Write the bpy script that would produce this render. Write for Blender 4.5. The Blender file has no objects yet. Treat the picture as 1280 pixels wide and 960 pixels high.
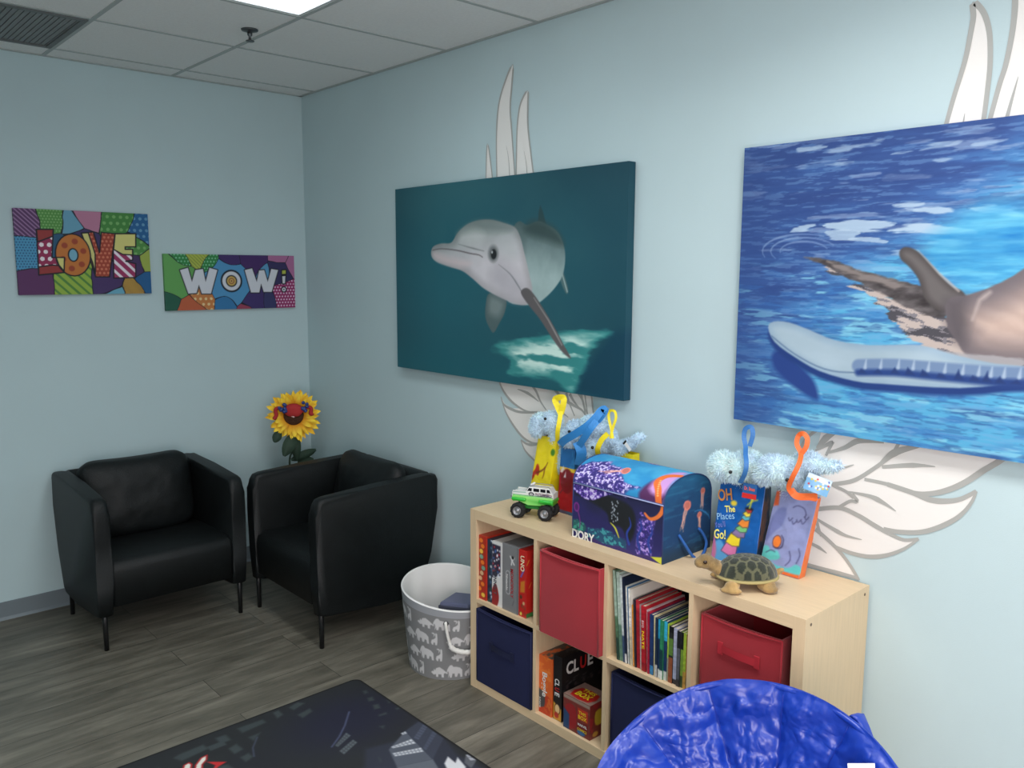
import bpy, bmesh, math, random
import numpy as np
from mathutils import Vector, Matrix, Euler
random.seed(7)
PI = math.pi
scn = bpy.context.scene
COL = scn.collection

# ------------------------------------------------------------------ camera
CAM = np.array([4.58356645, -2.48817248, 1.71702303]); AZ, EL, RO = 0.83223993, 1.43633468, 0.00456295
FPX = 1038.98927717
RM = Matrix.Rotation(AZ, 3, 'Z') @ Matrix.Rotation(EL, 3, 'X') @ Matrix.Rotation(RO, 3, 'Z')
RN = np.array(RM)
cd = bpy.data.cameras.new('camera'); cam = bpy.data.objects.new('camera', cd); COL.objects.link(cam)
cam.matrix_world = Matrix.Translation(Vector(CAM)) @ RM.to_4x4()
cd.sensor_fit = 'HORIZONTAL'; cd.sensor_width = 36.0; cd.lens = FPX / 1280 * 36.0; cd.clip_start = 0.05
scn.camera = cam

def at(px, py, ax, val):
    """the point where a photo pixel's ray meets an axis plane: used to read positions off the photograph"""
    d = RN @ np.array([(px - 640) / FPX, -(py - 480) / FPX, -1.0]); i = 'xyz'.index(ax)
    return CAM + d * (val - CAM[i]) / d[i]
def crop(x0, y0, s, ax, val, keep):
    """turns crop coordinates into plane coordinates"""
    k = ['xyz'.index(c) for c in keep]
    def f(pts):
        out = []
        for p in pts:
            q = at(x0 + p[0] / s, y0 + p[1] / s, ax, val); out.append((q[k[0]], q[k[1]]))
        return out
    return f

# ------------------------------------------------------------------ colour and materials
def lin(c):
    c = np.asarray(c, float) / 255.0
    return np.where(c <= 0.04045, c / 12.92, ((c + 0.055) / 1.055) ** 2.4)
MATS = {}
def M(name, col=None, rough=0.6, metal=0.0, var=0.0, vscale=8.0, bump=0.0, bscale=60.0, spec=0.5, attr=False,
      stretch=(1, 1, 1), emit=None, sheen=0.0, coat=0.0, alpha=1.0):
    if name in MATS: return MATS[name]
    m = bpy.data.materials.new(name); m.use_nodes = True; nt = m.node_tree; N = nt.nodes; L = nt.links
    b = N['Principled BSDF']; b.inputs['Roughness'].default_value = rough; b.inputs['Metallic'].default_value = metal
    b.inputs['Specular IOR Level'].default_value = spec
    if sheen: b.inputs['Sheen Weight'].default_value = sheen
    if coat: b.inputs['Coat Weight'].default_value = coat; b.inputs['Coat Roughness'].default_value = 0.15
    tc = N.new('ShaderNodeTexCoord'); mp = N.new('ShaderNodeMapping'); mp.inputs['Scale'].default_value = stretch
    L.new(tc.outputs['Object'], mp.inputs['Vector'])
    if attr:
        a = N.new('ShaderNodeVertexColor'); a.layer_name = 'Col'; src = a.outputs['Color']
    else:
        r = N.new('ShaderNodeRGB'); r.outputs[0].default_value = (*lin(col), 1); src = r.outputs[0]
    if var:
        n = N.new('ShaderNodeTexNoise'); n.inputs['Scale'].default_value = vscale; n.inputs['Detail'].default_value = 5
        L.new(mp.outputs[0], n.inputs['Vector'])
        mr = N.new('ShaderNodeMapRange'); mr.inputs['From Min'].default_value = .3; mr.inputs['From Max'].default_value = .7
        mr.inputs['To Min'].default_value = 1 - var; mr.inputs['To Max'].default_value = 1 + var
        L.new(n.outputs['Fac'], mr.inputs['Value'])
        vm = N.new('ShaderNodeVectorMath'); vm.operation = 'SCALE'
        L.new(src, vm.inputs[0]); L.new(mr.outputs[0], vm.inputs['Scale']); src = vm.outputs[0]
    L.new(src, b.inputs['Base Color'])
    if bump:
        n = N.new('ShaderNodeTexNoise'); n.inputs['Scale'].default_value = bscale; n.inputs['Detail'].default_value = 4
        L.new(mp.outputs[0], n.inputs['Vector'])
        bp = N.new('ShaderNodeBump'); bp.inputs['Strength'].default_value = bump; bp.inputs['Distance'].default_value = 0.01
        L.new(n.outputs['Fac'], bp.inputs['Height']); L.new(bp.outputs[0], b.inputs['Normal'])
    if emit: b.inputs['Emission Color'].default_value = (*lin(emit[0]), 1); b.inputs['Emission Strength'].default_value = emit[1]
    MATS[name] = m; return m
PRINT = M('printed_canvas', rough=.55, attr=True, bump=.05, bscale=900, spec=.3)
GLOSS = M('printed_card', rough=.35, attr=True)
NYLONP = M('printed_nylon', rough=.32, attr=True, bump=.35, bscale=22)
CLOTHP = M('printed_cloth', rough=.8, attr=True, bump=.12, bscale=500)
PLUSHP = M('plush_velour', rough=.95, attr=True, bump=.4, bscale=300, sheen=.3)

# ------------------------------------------------------------------ scene object helpers
TR = {}
def tag(o, label=None, cat=None, group=None, kind=None):
    if label: o['label'] = label
    if cat: o['category'] = cat
    if group: o['group'] = group
    if kind: o['kind'] = kind
    return o
def thing(name, label, cat, loc=(0, 0, 0), rot=0, group=None):
    o = bpy.data.objects.new(name, None); COL.objects.link(o); o.empty_display_size = .05
    r = rot if isinstance(rot, tuple) else (0, 0, rot)
    o.location = loc; o.rotation_euler = r
    TR[o.name] = Matrix.Translation(Vector(loc)) @ Euler(r).to_matrix().to_4x4()
    return tag(o, label, cat, group)
def link(name, me, mat, parent=None, world=False, smooth=False):
    """link one mesh object; world=True: vertices are in world space; top-level meshes get their origin at the base centre"""
    o = bpy.data.objects.new(name, me); COL.objects.link(o)
    if mat is not None:
        me.materials.clear(); me.materials.append(mat)
    if smooth:
        for p in me.polygons: p.use_smooth = True
    if parent is not None:
        o.parent = parent
        if world:
            mw = Matrix.Identity(4); q = parent; ch = []
            while q is not None: ch.append(q); q = q.parent
            for q in reversed(ch): mw = mw @ TR.get(q.name, Matrix.Identity(4))
            me.transform(mw.inverted())
        TR[o.name] = Matrix.Identity(4)
    elif not world == 'keep':
        co = np.empty(len(me.vertices) * 3); me.vertices.foreach_get('co', co); co = co.reshape(-1, 3)
        c = Vector(((co[:, 0].min() + co[:, 0].max()) / 2, (co[:, 1].min() + co[:, 1].max()) / 2, co[:, 2].min()))
        me.transform(Matrix.Translation(-c)); o.location = c; TR[o.name] = Matrix.Translation(c)
    return o
def setcol(me, C):
    a = me.color_attributes.new('Col', 'FLOAT_COLOR', 'POINT')
    C = np.asarray(C, float)
    if C.ndim == 1: C = np.tile(C, (len(me.vertices), 1))
    L_ = np.ones((len(me.vertices), 4)); L_[:, :3] = lin(np.clip(C, 0, 255)); a.data.foreach_set('color', L_.ravel())
    return me
def frombm(bm, name='m'):
    bmesh.ops.recalc_face_normals(bm, faces=bm.faces)
    me = bpy.data.meshes.new(name); bm.to_mesh(me); bm.free(); return me
def grid(P, closed_u=False, closed_v=False, col=None):
    """P: (nv,nu,3) array of points -> mesh"""
    nv, nu = P.shape[:2]; idx = np.arange(nv * nu).reshape(nv, nu)
    cu = nu if closed_u else nu - 1; cv = nv if closed_v else nv - 1
    i = np.arange(cv)[:, None]; j = np.arange(cu)[None, :]
    a = idx[i, j]; b = idx[i, (j + 1) % nu]; c = idx[(i + 1) % nv, (j + 1) % nu]; d = idx[(i + 1) % nv, j]
    F = np.stack([a, b, c, d], -1).reshape(-1, 4)
    me = bpy.data.meshes.new('g'); me.vertices.add(nv * nu); me.vertices.foreach_set('co', P.reshape(-1))
    me.loops.add(F.size); me.loops.foreach_set('vertex_index', F.ravel().astype(np.int32))
    me.polygons.add(len(F)); me.polygons.foreach_set('loop_start', np.arange(0, F.size, 4, dtype=np.int32))
    me.polygons.foreach_set('loop_total', np.full(len(F), 4, dtype=np.int32)); me.update(calc_edges=True)
    if col is not None: setcol(me, np.asarray(col).reshape(-1, 3))
    return me
def join(*mes):
    """join meshes (keeping colours) into one mesh datablock"""
    bm = bmesh.new()
    for m in mes: bm.from_mesh(m)
    me = bpy.data.meshes.new('j'); bm.to_mesh(me); bm.free(); return me
def bx(bm, x0, x1, y0, y1, z0, z1, bev=0.0, seg=2, mat=None):
    r = bmesh.ops.create_cube(bm, size=1)
    T = Matrix.Translation(((x0 + x1) / 2, (y0 + y1) / 2, (z0 + z1) / 2)) @ Matrix.Diagonal((x1 - x0, y1 - y0, z1 - z0, 1))
    if mat is not None: T = mat @ T
    bmesh.ops.transform(bm, matrix=T, verts=r['verts'])
    if bev:
        es = list({e for v in r['verts'] for e in v.link_edges})
        bmesh.ops.bevel(bm, geom=es, offset=bev, segments=seg, affect='EDGES', profile=.5)
def box(x0, x1, y0, y1, z0, z1, bev=0.0, seg=2, mat=None):
    bm = bmesh.new(); bx(bm, x0, x1, y0, y1, z0, z1, bev, seg, mat); return frombm(bm)
def prism(pts, y0, y1, bev=0.0, seg=3, axis='y'):
    """polygon in (a,z) extruded along y (or x / z)"""
    bm = bmesh.new()
    mk = {'y': lambda p, t: (p[0], t, p[1]), 'x': lambda p, t: (t, p[0], p[1]), 'z': lambda p, t: (p[0], p[1], t)}[axis]
    A = [bm.verts.new(mk(p, y0)) for p in pts]; B = [bm.verts.new(mk(p, y1)) for p in pts]
    bm.faces.new(A); bm.faces.new(B[::-1]); n = len(pts)
    for i in range(n): bm.faces.new((A[i], A[(i + 1) % n], B[(i + 1) % n], B[i]))
    if bev:
        es = [e for e in bm.edges if not ((e.verts[0] in A) ^ (e.verts[1] in A))]
        bmesh.ops.bevel(bm, geom=es, offset=bev, segments=seg, affect='EDGES', profile=.5)
    return frombm(bm)
def tube(pts, r, n=10, caps=True, closed=False):
    """round tube through points; r a number or a list"""
    P = [Vector(p) for p in pts]; K = len(P); rr = r if isinstance(r, (list, tuple)) else [r] * K
    out = np.zeros((K, n, 3)); up = None
    for i in range(K):
        t = (P[(i + 1) % K] - P[i - 1]) if closed else (P[min(i + 1, K - 1)] - P[max(i - 1, 0)])
        t.normalize()
        if up is None: up = Vector((0, 0, 1)) if abs(t.z) < .9 else Vector((1, 0, 0))
        a = t.cross(up); a.normalize(); b = a.cross(t); b.normalize(); up = b
        for j in range(n):
            th = 2 * PI * j / n; out[i, j] = P[i] + (a * math.cos(th) + b * math.sin(th)) * rr[i]
    me = grid(out, closed_u=True, closed_v=closed)
    if caps and not closed:
        bm = bmesh.new(); bm.from_mesh(me); bm.verts.ensure_lookup_table()
        bm.faces.new([bm.verts[j] for j in range(n)]); bm.faces.new([bm.verts[(K - 1) * n + j] for j in range(n)][::-1])
        me = frombm(bm)
    return me
def lathe(prof, n=32, c=(0, 0)):
    P = np.zeros((len(prof), n, 3)); th = np.arange(n) * 2 * PI / n
    for i, (r, z) in enumerate(prof): P[i] = np.stack([c[0] + r * np.cos(th), c[1] + r * np.sin(th), np.full(n, z)], -1)
    return grid(P, closed_u=True)
def ribbon(pts, w, nrm, thick=.0008, twist=None, face=None):
    """flat strap through 3D points; width direction roughly along nrm; returns mesh"""
    P = [Vector(p) for p in pts]; K = len(P); out = np.zeros((K, 2, 3)); W = Vector(nrm).normalized()
    for i in range(K):
        ww = w[i] if isinstance(w, (list, tuple)) else w
        d = W if twist is None else Vector(twist[i]).normalized()
        if face is not None:
            d = (P[min(i + 1, K - 1)] - P[max(i - 1, 0)]).cross(Vector(face)).normalized()
        out[i, 0] = P[i] - d * ww / 2; out[i, 1] = P[i] + d * ww / 2
    return grid(out)
def catmull(pts, n=8, closed=False):
    P = [np.array(p, float) for p in pts]; K = len(P); out = []
    rng = range(K) if closed else range(K - 1)
    for i in rng:
        p0 = P[(i - 1) % K] if closed or i > 0 else P[0]; p1 = P[i]; p2 = P[(i + 1) % K]
        p3 = P[(i + 2) % K] if closed or i + 2 < K else P[-1]
        for k in range(n):
            t = k / n
            out.append(.5 * ((2 * p1) + (-p0 + p2) * t + (2 * p0 - 5 * p1 + 4 * p2 - p3) * t * t + (-p0 + 3 * p1 - 3 * p2 + p3) * t ** 3))
    if not closed: out.append(P[-1])
    return [tuple(p) for p in out]
def blob(specs, voxel=.006, smooth=3, post=None):
    """one continuous surface from overlapping ellipsoids: (centre, radii[, euler])"""
    bm = bmesh.new()
    for s in specs:
        c, r = s[0], s[1]; e = Euler(s[2]) if len(s) > 2 else Euler((0, 0, 0))
        T = Matrix.Translation(Vector(c)) @ e.to_matrix().to_4x4() @ Matrix.Diagonal((*r, 1))
        bmesh.ops.create_icosphere(bm, subdivisions=3, radius=1, matrix=T)
    me = bpy.data.meshes.new('b'); bm.to_mesh(me); bm.free()
    o = bpy.data.objects.new('tmp_blob', me); COL.objects.link(o)
    m = o.modifiers.new('r', 'REMESH'); m.mode = 'VOXEL'; m.voxel_size = voxel
    if smooth: s_ = o.modifiers.new('s', 'SMOOTH'); s_.iterations = smooth; s_.factor = .6
    dg = bpy.context.evaluated_depsgraph_get(); out = bpy.data.meshes.new_from_object(o.evaluated_get(dg))
    bpy.data.objects.remove(o); bpy.data.meshes.remove(me)
    for p in out.polygons: p.use_smooth = True
    return out
def coords(me):
    co = np.empty(len(me.vertices) * 3); me.vertices.foreach_get('co', co); return co.reshape(-1, 3)
def fur(me, n, length, width=.0015, seed=1, droop=.3, keep=None):
    """adds short fuzz blades standing on the surface of the mesh"""
    rs = random.Random(seed); bm = bmesh.new(); bm.from_mesh(me); fs = list(bm.faces)
    lay = bm.verts.layers.float_color.get('Col')
    ar = [f.calc_area() for f in fs]; pick = rs.choices(range(len(fs)), weights=ar, k=n)
    for i in pick:
        f = fs[i]; c = f.calc_center_median(); nr = f.normal
        if keep and not keep(c): continue
        v = Vector((rs.gauss(0, 1), rs.gauss(0, 1), rs.gauss(0, 1))); d = (nr + v * .45 + Vector((0, 0, -droop))).normalized()
        s = nr.cross(v).normalized() * width; l = length * rs.uniform(.5, 1.2)
        c = c + Vector((rs.uniform(-1, 1), rs.uniform(-1, 1), rs.uniform(-1, 1))) * .002
        a = bm.verts.new(c - s); b = bm.verts.new(c + s); t = bm.verts.new(c + d * l)
        if lay is not None:
            q = f.verts[0][lay]; k = rs.uniform(.9, 1.25)
            for w in (a, b, t): w[lay] = (min(q[0] * k, 1), min(q[1] * k, 1), min(q[2] * k, 1), 1)
        bm.faces.new((a, b, t))
    out = bpy.data.meshes.new('fur'); bm.to_mesh(out); bm.free(); return out

# ------------------------------------------------------------------ painter: pictures as vertex colours on a fine grid
def hash2(ix, iy, s):
    h = np.sin(ix * 127.1 + iy * 311.7 + s * 74.7) * 43758.5453
    return h - np.floor(h)
def vnoise(x, y, s=0):
    ix = np.floor(x); iy = np.floor(y); fx = x - ix; fy = y - iy; fx = fx * fx * (3 - 2 * fx); fy = fy * fy * (3 - 2 * fy)
    a = hash2(ix, iy, s); b = hash2(ix + 1, iy, s); c = hash2(ix, iy + 1, s); d = hash2(ix + 1, iy + 1, s)
    return (a * (1 - fx) + b * fx) * (1 - fy) + (c * (1 - fx) + d * fx) * fy
def fbm(x, y, s=0, o=4):
    t = 0; a = .5; n = 0
    for k in range(o): t = t + a * vnoise(x * 2 ** k, y * 2 ** k, s + k * 7); n += a; a *= .5
    return t / n
def sstep(x, a, b): t = np.clip((x - a) / (b - a), 0, 1); return t * t * (3 - 2 * t)
class Paint:
    def __init__(s, u0, u1, v0, v1, nu, nv, base):
        s.box = (u0, u1, v0, v1); s.nu, s.nv = nu, nv
        s.U, s.V = np.meshgrid(np.linspace(u0, u1, nu + 1), np.linspace(v0, v1, nv + 1))
        s.C = np.zeros(s.U.shape + (3,)) + np.array(base, float); s.px = (u1 - u0) / nu
    def mix(s, m, col):
        m = np.clip(m, 0, 1)[..., None]; s.C = s.C * (1 - m) + np.asarray(col, float) * m
    def win(s, P, pad):
        P = np.array(P); u = s.U[0]; v = s.V[:, 0]
        i0, i1 = np.searchsorted(u, [P[:, 0].min() - pad, P[:, 0].max() + pad]); j0, j1 = np.searchsorted(v, [P[:, 1].min() - pad, P[:, 1].max() + pad])
        return slice(max(j0 - 1, 0), j1 + 1), slice(max(i0 - 1, 0), i1 + 1)
    def sd(s, P, w, closed=True):
        U, V = s.U[w], s.V[w]; d = np.full(U.shape, 1e9); ins = np.zeros(U.shape, bool); K = len(P)
        T = np.zeros(U.shape)
        for i in range(K if closed else K - 1):
            ax, ay = P[i]; bx_, by = P[(i + 1) % K]; ex, ey = bx_ - ax, by - ay; L2 = ex * ex + ey * ey + 1e-12
            t = np.clip(((U - ax) * ex + (V - ay) * ey) / L2, 0, 1); dd = np.hypot(U - ax - t * ex, V - ay - t * ey)
            m = dd < d; d = np.where(m, dd, d); T = np.where(m, (i + t) / K, T)
            if closed and ey != 0:
                ins ^= ((ay > V) != (by > V)) & (U < ex * (V - ay) / ey + ax)
        return np.where(ins, -d, d) if closed else (d, T)
    def poly(s, P, col, soft=None, alpha=1, smooth=0, edge=None, ew=.003, rag=0, rf=(22, 90)):
        if smooth: P = catmull(P, smooth, True)
        soft = soft or s.px * 1.2; w = s.win(P, max(soft * 2, ew * 2) + rag); d = s.sd(P, w)
        if rag: d = d + (fbm(s.U[w] * rf[0], s.V[w] * rf[1], 11, 4) - .5) * 2 * rag
        sub = s.C[w]; m = (np.clip(.5 - d / (2 * soft), 0, 1) * alpha)[..., None]
        c = col(s.U[w], s.V[w], d) if callable(col) else np.array(col, float)
        sub = sub * (1 - m) + c * m
        if edge is not None:
            m = np.clip(.5 - (abs(d) - ew / 2) / (s.px * 1.2), 0, 1)[..., None]; sub = sub * (1 - m) + np.array(edge, float) * m
        s.C[w] = sub; return s
    def line(s, P, wd, col, alpha=1, smooth=0, soft=None):
        """wd: width or (start,end) or (start,mid,end)"""
        if smooth: P = catmull(P, smooth)
        ws = wd if isinstance(wd, (tuple, list)) else (wd, wd); w = s.win(P, max(ws) * 2); d, T = s.sd(P, w, False)
        W = np.interp(T, np.linspace(0, 1, len(ws)), ws) / 2; soft = soft or s.px * 1.1
        m = (np.clip(.5 - (d - W) / (2 * soft), 0, 1) * alpha)[..., None]; s.C[w] = s.C[w] * (1 - m) + np.array(col, float) * m; return s
    def ell(s, c, r, col, ang=0, soft=None, **k):
        n = 28; P = [(c[0] + r[0] * math.cos(t) * math.cos(ang) - r[1] * math.sin(t) * math.sin(ang), c[1] + r[0] * math.cos(t) * math.sin(ang) + r[1] * math.sin(t) * math.cos(ang)) for t in [2 * PI * i / n for i in range(n)]]
        return s.poly(P, col, soft=soft, **k)
    def mesh(s, f): return grid(np.stack(f(s.U, s.V), -1).astype(float), col=s.C)
def wrap_canvas(pt, f, back, side=None):
    """gallery-wrapped canvas: printed front grid plus the four turned edges; back(x,y,z)->depth-shifted copy"""
    P = np.stack(f(pt.U, pt.V), -1).astype(float); me = grid(P, col=pt.C)
    rim = [(0, i) for i in range(pt.nu + 1)] + [(j, pt.nu) for j in range(1, pt.nv + 1)] + [(pt.nv, i) for i in range(pt.nu - 1, -1, -1)] + [(j, 0) for j in range(pt.nv - 1, 0, -1)]
    J = np.array([r[0] for r in rim]); I = np.array([r[1] for r in rim]); A = P[J, I]; B = back(A.copy())
    C = pt.C[J, I] * (np.ones(3) if side is None else np.array(side))
    m2 = grid(np.stack([A, B]), closed_u=True, col=np.stack([C, C]))
    return join(me, m2)

def text(s, p0, xd, yd, w, h, mat, parent, name='lettering', bold=0.0, ext=.0004, shear=0.0, world=True, spacing=1.0):
    """lettering fitted into a w x h rectangle at p0 spanned by xd, yd"""
    cu = bpy.data.curves.new('t', 'FONT'); cu.body = s; cu.offset = bold; cu.extrude = 0; cu.shear = shear; cu.space_character = spacing; cu.resolution_u = 3
    o = bpy.data.objects.new('tmp_t', cu); COL.objects.link(o); dg = bpy.context.evaluated_depsgraph_get(); dg.update()
    me = bpy.data.meshes.new_from_object(o.evaluated_get(dg)); bpy.data.objects.remove(o)
    co = coords(me); mn = co.min(0); mx = co.max(0); xd = np.array(xd, float); yd = np.array(yd, float); nd = np.cross(xd, yd)
    q = np.array(p0) + (co[:, :1] - mn[0]) / (mx[0] - mn[0]) * w * xd + (co[:, 1:2] - mn[1]) / (mx[1] - mn[1]) * h * yd + nd * ext
    me.vertices.foreach_set('co', q.ravel()); me.update(); me = me.copy()
    return link(name, me, mat, parent, world=world)
INK = lambda n, c: M('ink_' + n, c, rough=.5)
WHITE, BLACK = INK('white', (225, 225, 222)), INK('black', (22, 22, 24))
YELLOW, ORANGE, REDI = INK('yellow', (235, 205, 40)), INK('orange', (215, 120, 40)), INK('red', (190, 35, 35))
scn.view_settings.view_transform = 'Standard'; scn.view_settings.look = 'None'; scn.view_settings.exposure = 0; scn.view_settings.gamma = 1

# ================================================================== ROOM
HC = 2.731; RX, RY = 6.4, -4.8
def wallmat(name, col):
    return M(name, col, rough=.62, var=.015, vscale=3, bump=.05, bscale=260, spec=.35)
WALLM = wallmat('aqua_wall_paint', (186, 207, 211))
def struct(name, me, mat, parent=None):
    o = link(name, me, mat, parent, world='keep' if parent is None else True)
    if parent is None: o['kind'] = 'structure'
    return o
struct('wall_right', box(-.1, RX + .1, 0, .1, 0, HC + .1), WALLM)
struct('wall_left', box(-.1, 0, RY - .1, 0, 0, HC + .1), WALLM)
struct('wall_front', box(RX, RX + .1, RY, 0, 0, HC + .1), WALLM)
struct('wall_rear', box(0, RX, RY - .1, RY, 0, HC + .1), WALLM)
# floor: grey wood planks running away from the mural wall
fm = bpy.data.materials.new('grey_wood_planks'); fm.use_nodes = True; nt = fm.node_tree; N = nt.nodes; L = nt.links
b = N['Principled BSDF']; b.inputs['Roughness'].default_value = .42; b.inputs['Specular IOR Level'].default_value = .35
tc = N.new('ShaderNodeTexCoord'); mp = N.new('ShaderNodeMapping'); mp.inputs['Rotation'].default_value = (0, 0, PI / 2)
L.new(tc.outputs['Object'], mp.inputs[0])
br = N.new('ShaderNodeTexBrick'); br.inputs['Scale'].default_value = 1; br.inputs['Brick Width'].default_value = 1.22; br.inputs['Row Height'].default_value = .18
br.inputs['Mortar Size'].default_value = .0012; br.inputs['Color1'].default_value = (.0, 0, 0, 1); br.inputs['Color2'].default_value = (1, 1, 1, 1); br.inputs['Mortar'].default_value = (.5, .5, .5, 1); br.offset = .37
L.new(mp.outputs[0], br.inputs['Vector'])
m2 = N.new('ShaderNodeMapping'); m2.inputs['Scale'].default_value = (2.2, 13, 1); L.new(mp.outputs[0], m2.inputs[0])
ad = N.new('ShaderNodeVectorMath'); ad.operation = 'ADD'; L.new(m2.outputs[0], ad.inputs[0])
sc_ = N.new('ShaderNodeVectorMath'); sc_.operation = 'SCALE'; sc_.inputs['Scale'].default_value = 9; L.new(br.outputs['Color'], sc_.inputs[0]); L.new(sc_.outputs[0], ad.inputs[1])
n1 = N.new('ShaderNodeTexNoise'); n1.inputs['Scale'].default_value = 1.3; n1.inputs['Detail'].default_value = 8; n1.inputs['Roughness'].default_value = .62; n1.inputs['Distortion'].default_value = .4
L.new(ad.outputs[0], n1.inputs['Vector'])
cr = N.new('ShaderNodeValToRGB'); e = cr.color_ramp.elements
e[0].position = .3; e[0].color = (*lin((84, 81, 72)), 1); e[1].position = .72; e[1].color = (*lin((134, 129, 116)), 1)
q = e.new(.5); q.color = (*lin((108, 104, 93)), 1)
L.new(n1.outputs['Fac'], cr.inputs[0])
mx = N.new('ShaderNodeMix'); mx.data_type = 'RGBA'; mx.blend_type = 'MULTIPLY'; mx.inputs['Factor'].default_value = 1
mr = N.new('ShaderNodeMapRange'); mr.inputs['To Min'].default_value = .86; mr.inputs['To Max'].default_value = 1.1; L.new(br.outputs['Color'], mr.inputs['Value'])
L.new(cr.outputs[0], mx.inputs['A']); L.new(mr.outputs[0], mx.inputs['B'])
mo = N.new('ShaderNodeMix'); mo.data_type = 'RGBA'; mo.inputs['B'].default_value = (*lin((52, 50, 47)), 1); L.new(br.outputs['Fac'], mo.inputs['Factor']); L.new(mx.outputs['Result'], mo.inputs['A'])
L.new(mo.outputs['Result'], b.inputs['Base Color'])
bp = N.new('ShaderNodeBump'); bp.inputs['Strength'].default_value = .12; bp.inputs['Distance'].default_value = .004; L.new(n1.outputs['Fac'], bp.inputs['Height']); L.new(bp.outputs[0], b.inputs['Normal'])
struct('floor', box(-.1, RX + .1, RY - .1, .1, -.1, 0), fm)
BASEM = M('grey_vinyl_baseboard', (112, 122, 128), rough=.45)
def baseboard(name, prof_axis, a0, a1, sgn):
    prof = [(0, 0), (.014, 0), (.012, .004), (.005, .014), (.004, .088), (0, .09)]
    if prof_axis == 'x': me = prism([(sgn * p[0], p[1]) for p in prof], a0, a1)       # runs along y, on the left wall
    else: me = prism([(sgn * p[0], p[1]) for p in prof], a0, a1, axis='x')
    return me
struct('baseboard_left', baseboard('l', 'x', RY, 0, 1), BASEM)
struct('baseboard_right', baseboard('r', 'y', 0, RX, -1), BASEM)
# ceiling: lay-in tiles on a T-bar grid
TILEM = M('ceiling_tile', (238, 238, 236), rough=.9, var=.03, vscale=90, bump=.25, bscale=300)
TB = M('ceiling_t_bar', (172, 178, 176), rough=.5)
XL = [.181 + .61 * k for k in range(11)]; YL = [-.752 - .61 * k for k in range(7)]
LIGHTS = [(2, 0), (5, 0), (8, 0), (3, 3), (7, 3)]   # cells (xi, yj) holding 2x4 troffers
holes = [(XL[i], XL[i] + 1.22, YL[j] - .61, YL[j]) for i, j in LIGHTS]
VENT = (XL[0], XL[1], YL[2], YL[1]); holes.append(VENT)
bm = bmesh.new(); xs = sorted({-.1, RX + .1, *XL}); ys = sorted({.1, RY - .1, *YL})
for i in range(len(xs) - 1):
    for j in range(len(ys) - 1):
        cx, cy = (xs[i] + xs[i + 1]) / 2, (ys[j] + ys[j + 1]) / 2
        if any(h[0] < cx < h[1] and h[2] < cy < h[3] for h in holes): continue
        bx(bm, xs[i], xs[i + 1], ys[j], ys[j + 1], HC, HC + .02)
struct('ceiling', frombm(bm), TILEM)
struct('wall_plenum_top', box(-.1, RX + .1, RY - .1, .1, HC + .14, HC + .16), TILEM)
bm = bmesh.new()
for x in XL:
    if x < RX: bx(bm, x - .009, x + .009, RY, 0, HC - .003, HC - .0002)
struct('trim_1', frombm(bm), TB)
bm = bmesh.new()
for y in YL: bx(bm, 0, RX, y - .009, y + .009, HC - .0029, HC - .0001)
struct('trim_2', frombm(bm), TB)
bm = bmesh.new(); bx(bm, 0, RX, -.02, 0, HC - .004, HC - .0003); bx(bm, 0, .02, RY, 0, HC - .004, HC - .0003)
struct('trim_3', frombm(bm), TB)
# return-air grille
v = thing('ceiling_vent', 'square dark grey perforated return-air grille in the ceiling grid at the far left', 'vent', (VENT[0] + .305, VENT[2] + .305, HC - .01))
bm = bmesh.new()
for (a, b_, c, d) in ((VENT[0] + .012, VENT[0] + .035, VENT[2] + .012, VENT[3] - .012), (VENT[1] - .035, VENT[1] - .012, VENT[2] + .012, VENT[3] - .012),
                      (VENT[0] + .035, VENT[1] - .035, VENT[2] + .012, VENT[2] + .035), (VENT[0] + .035, VENT[1] - .035, VENT[3] - .035, VENT[3] - .012)):
    bx(bm, a, b_, c, d, HC - .008, HC + .004)
link('frame', frombm(bm), M('vent_frame', (98, 102, 102), rough=.5), v, world=True)
bm = bmesh.new()
for k in range(26):
    y = VENT[2] + .04 + k * .0212
    bx(bm, VENT[0] + .035, VENT[1] - .035, y, y + .017, HC - .002, HC + .002, mat=None)
link('louvre', frombm(bm), M('vent_louvre', (128, 132, 132), rough=.6), v, world=True)
link('back_plate', box(VENT[0] + .012, VENT[1] - .012, VENT[2] + .012, VENT[3] - .012, HC + .01, HC + .014), M('vent_back', (88, 92, 93)), v, world=True)
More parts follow.
